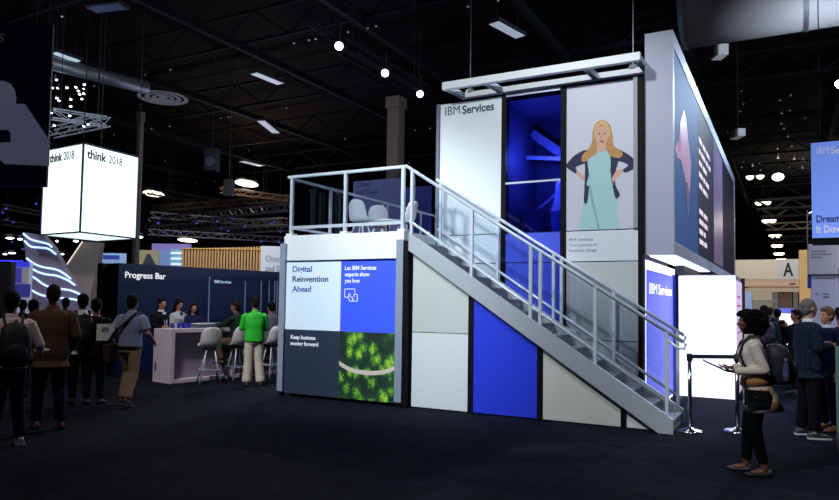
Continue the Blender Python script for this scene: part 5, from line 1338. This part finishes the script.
# --- green polo man ---
person('man in bright green polo and pale trousers standing at the bar stools', at_foot(253, 386), face_rz(253, 172), 1.0, (150, 100, 80),
    dict(elL=(.24, -.04, 1.14), wrL=(.12, -.22, 1.13), elR=(-.24, -.04, 1.14), wrR=(-.12, -.22, 1.13), anL=(.13, .02, .085), anR=(-.14, .02, .085)),
    top=(mat('green_polo', (22, 168, 34), .7), 1.15, -.07, .030, mat('green_polo', (22, 168, 34), .7)), bottom=(mat('stone_trousers', (178, 174, 160), .85), 1.0, .034), shoes=((50, 44, 40), None), hair=('short', HB), head=(0, .25))
# --- seated men on stools ---
def seated(label, sp, rz, dz, **kw):
    return person(label, (sp.x, sp.y, 0), rz, 1.0, kw.pop('sk', (150, 105, 88)), dict(pel=(0, .02, .86), knL=(.13, -.42, .80), anL=(.12, -.30, .40), knR=(-.13, -.42, .80), anR=(-.12, -.28, .40),
        elL=(.24, -.24, 1.16), wrL=(.10, -.44, 1.14), elR=(-.24, -.24, 1.16), wrR=(-.10, -.44, 1.14)), lean=.12, **kw)
seated('seated bald topped man in dark green plaid shirt at the bar', STP[1]-nv*.02, rzbar+.45, 0, top=(plaid('plaid_green', (24, 44, 38), (44, 66, 58), 120), 1.9, -.08, .024, mat('plaid_collar', (60, 72, 70), .8)), bottom=(mat('brown_trousers', (92, 78, 66), .85), .92, .01), shoes=((24, 20, 20), None), hair=('thin', HBR), head=(0, .15))
seated('seated man in grey shirt at the bar beside the deck column', STP[2], rzbar-.1, 0, top=(mat('grey_shirt', (92, 96, 112), .8), 1.8, -.08, .024, None), bottom=(mat('dark_jeans', (18, 20, 34), .8), .92, .0), shoes=((24, 20, 20), None), hair=('short', HB), head=(0, .15))
# --- bar staff ---
def staff(label, u, t_, a, **kw):
    # standing between counter and navy wall, t_ metres behind the counter front
    c = nv.dot(A0)-t_; p = PN(u, 320, nv, c); return person(label, (p.x, p.y, 0), face_rz(u, a), kw.pop('s', .97), kw.pop('sk', (186, 136, 112)), kw.pop('pose', dict(elL=(.22, -.06, 1.15), wrL=(.10, -.24, 1.12), elR=(-.22, -.06, 1.15), wrR=(-.10, -.24, 1.12))), bottom=(mat('black_trousers', (10, 10, 14), .8), .95, 0), voxel=.012, **kw)
r = staff('bar attendant in black suit and white shirt with a lanyard, leftmost behind the counter', 161, 1.3, -35, top=(DKJ, 1.9, -.15, .03, WSH), hair=('short', HB), sk=(176, 120, 92)); lanyard_shirt(*r, WSH, LAN)
r = staff('bar attendant in pale grey cardigan with long black hair, middle one behind the counter', 178, 1.2, -40, female=True, top=(mat('pale_grey_knit', (176, 176, 180), .8), 1.9, -.12, .026, None), hair=('long', HB), head=(0, .3)); lanyard_shirt(*r, DKJ, WSH)
r = staff('bar attendant in navy top with long dark hair leaning over the tray', 192, 1.1, -15, s=.93, female=True, top=(mat('navy_top', (30, 34, 70), .8), 1.5, -.12, .022, None), hair=('long', HBR), head=(0, .12), lean=.15,
    pose=dict(elL=(.30, -.22, 1.14), wrL=(.16, -.46, 1.2), elR=(-.22, -.22, 1.12), wrR=(-.08, -.44, 1.18)))
tb3 = thing('vase', 'small blue glass vase standing on the counter beside the tray', 'vase', cb(2.05, .5, 1.09))
MB().lathe([(.04, 0), (.05, .04), (.03, .13), (.036, .18)], (0, 0, 0), 16).build('vase_body', CUPB, tb3, local=True, smooth=True)

# ------------------------------------------------------------------ world
w = bpy.data.worlds.new('World'); SC.world = w; w.use_nodes = True
bg = w.node_tree.nodes['Background']; bg.inputs[0].default_value = (.55, .65, 1, 1); bg.inputs[1].default_value = .012
SC.cycles.use_denoising = True
SC.cycles.max_bounces = 6; SC.cycles.transparent_max_bounces = 12
SC.cycles.sample_clamp_indirect = 4
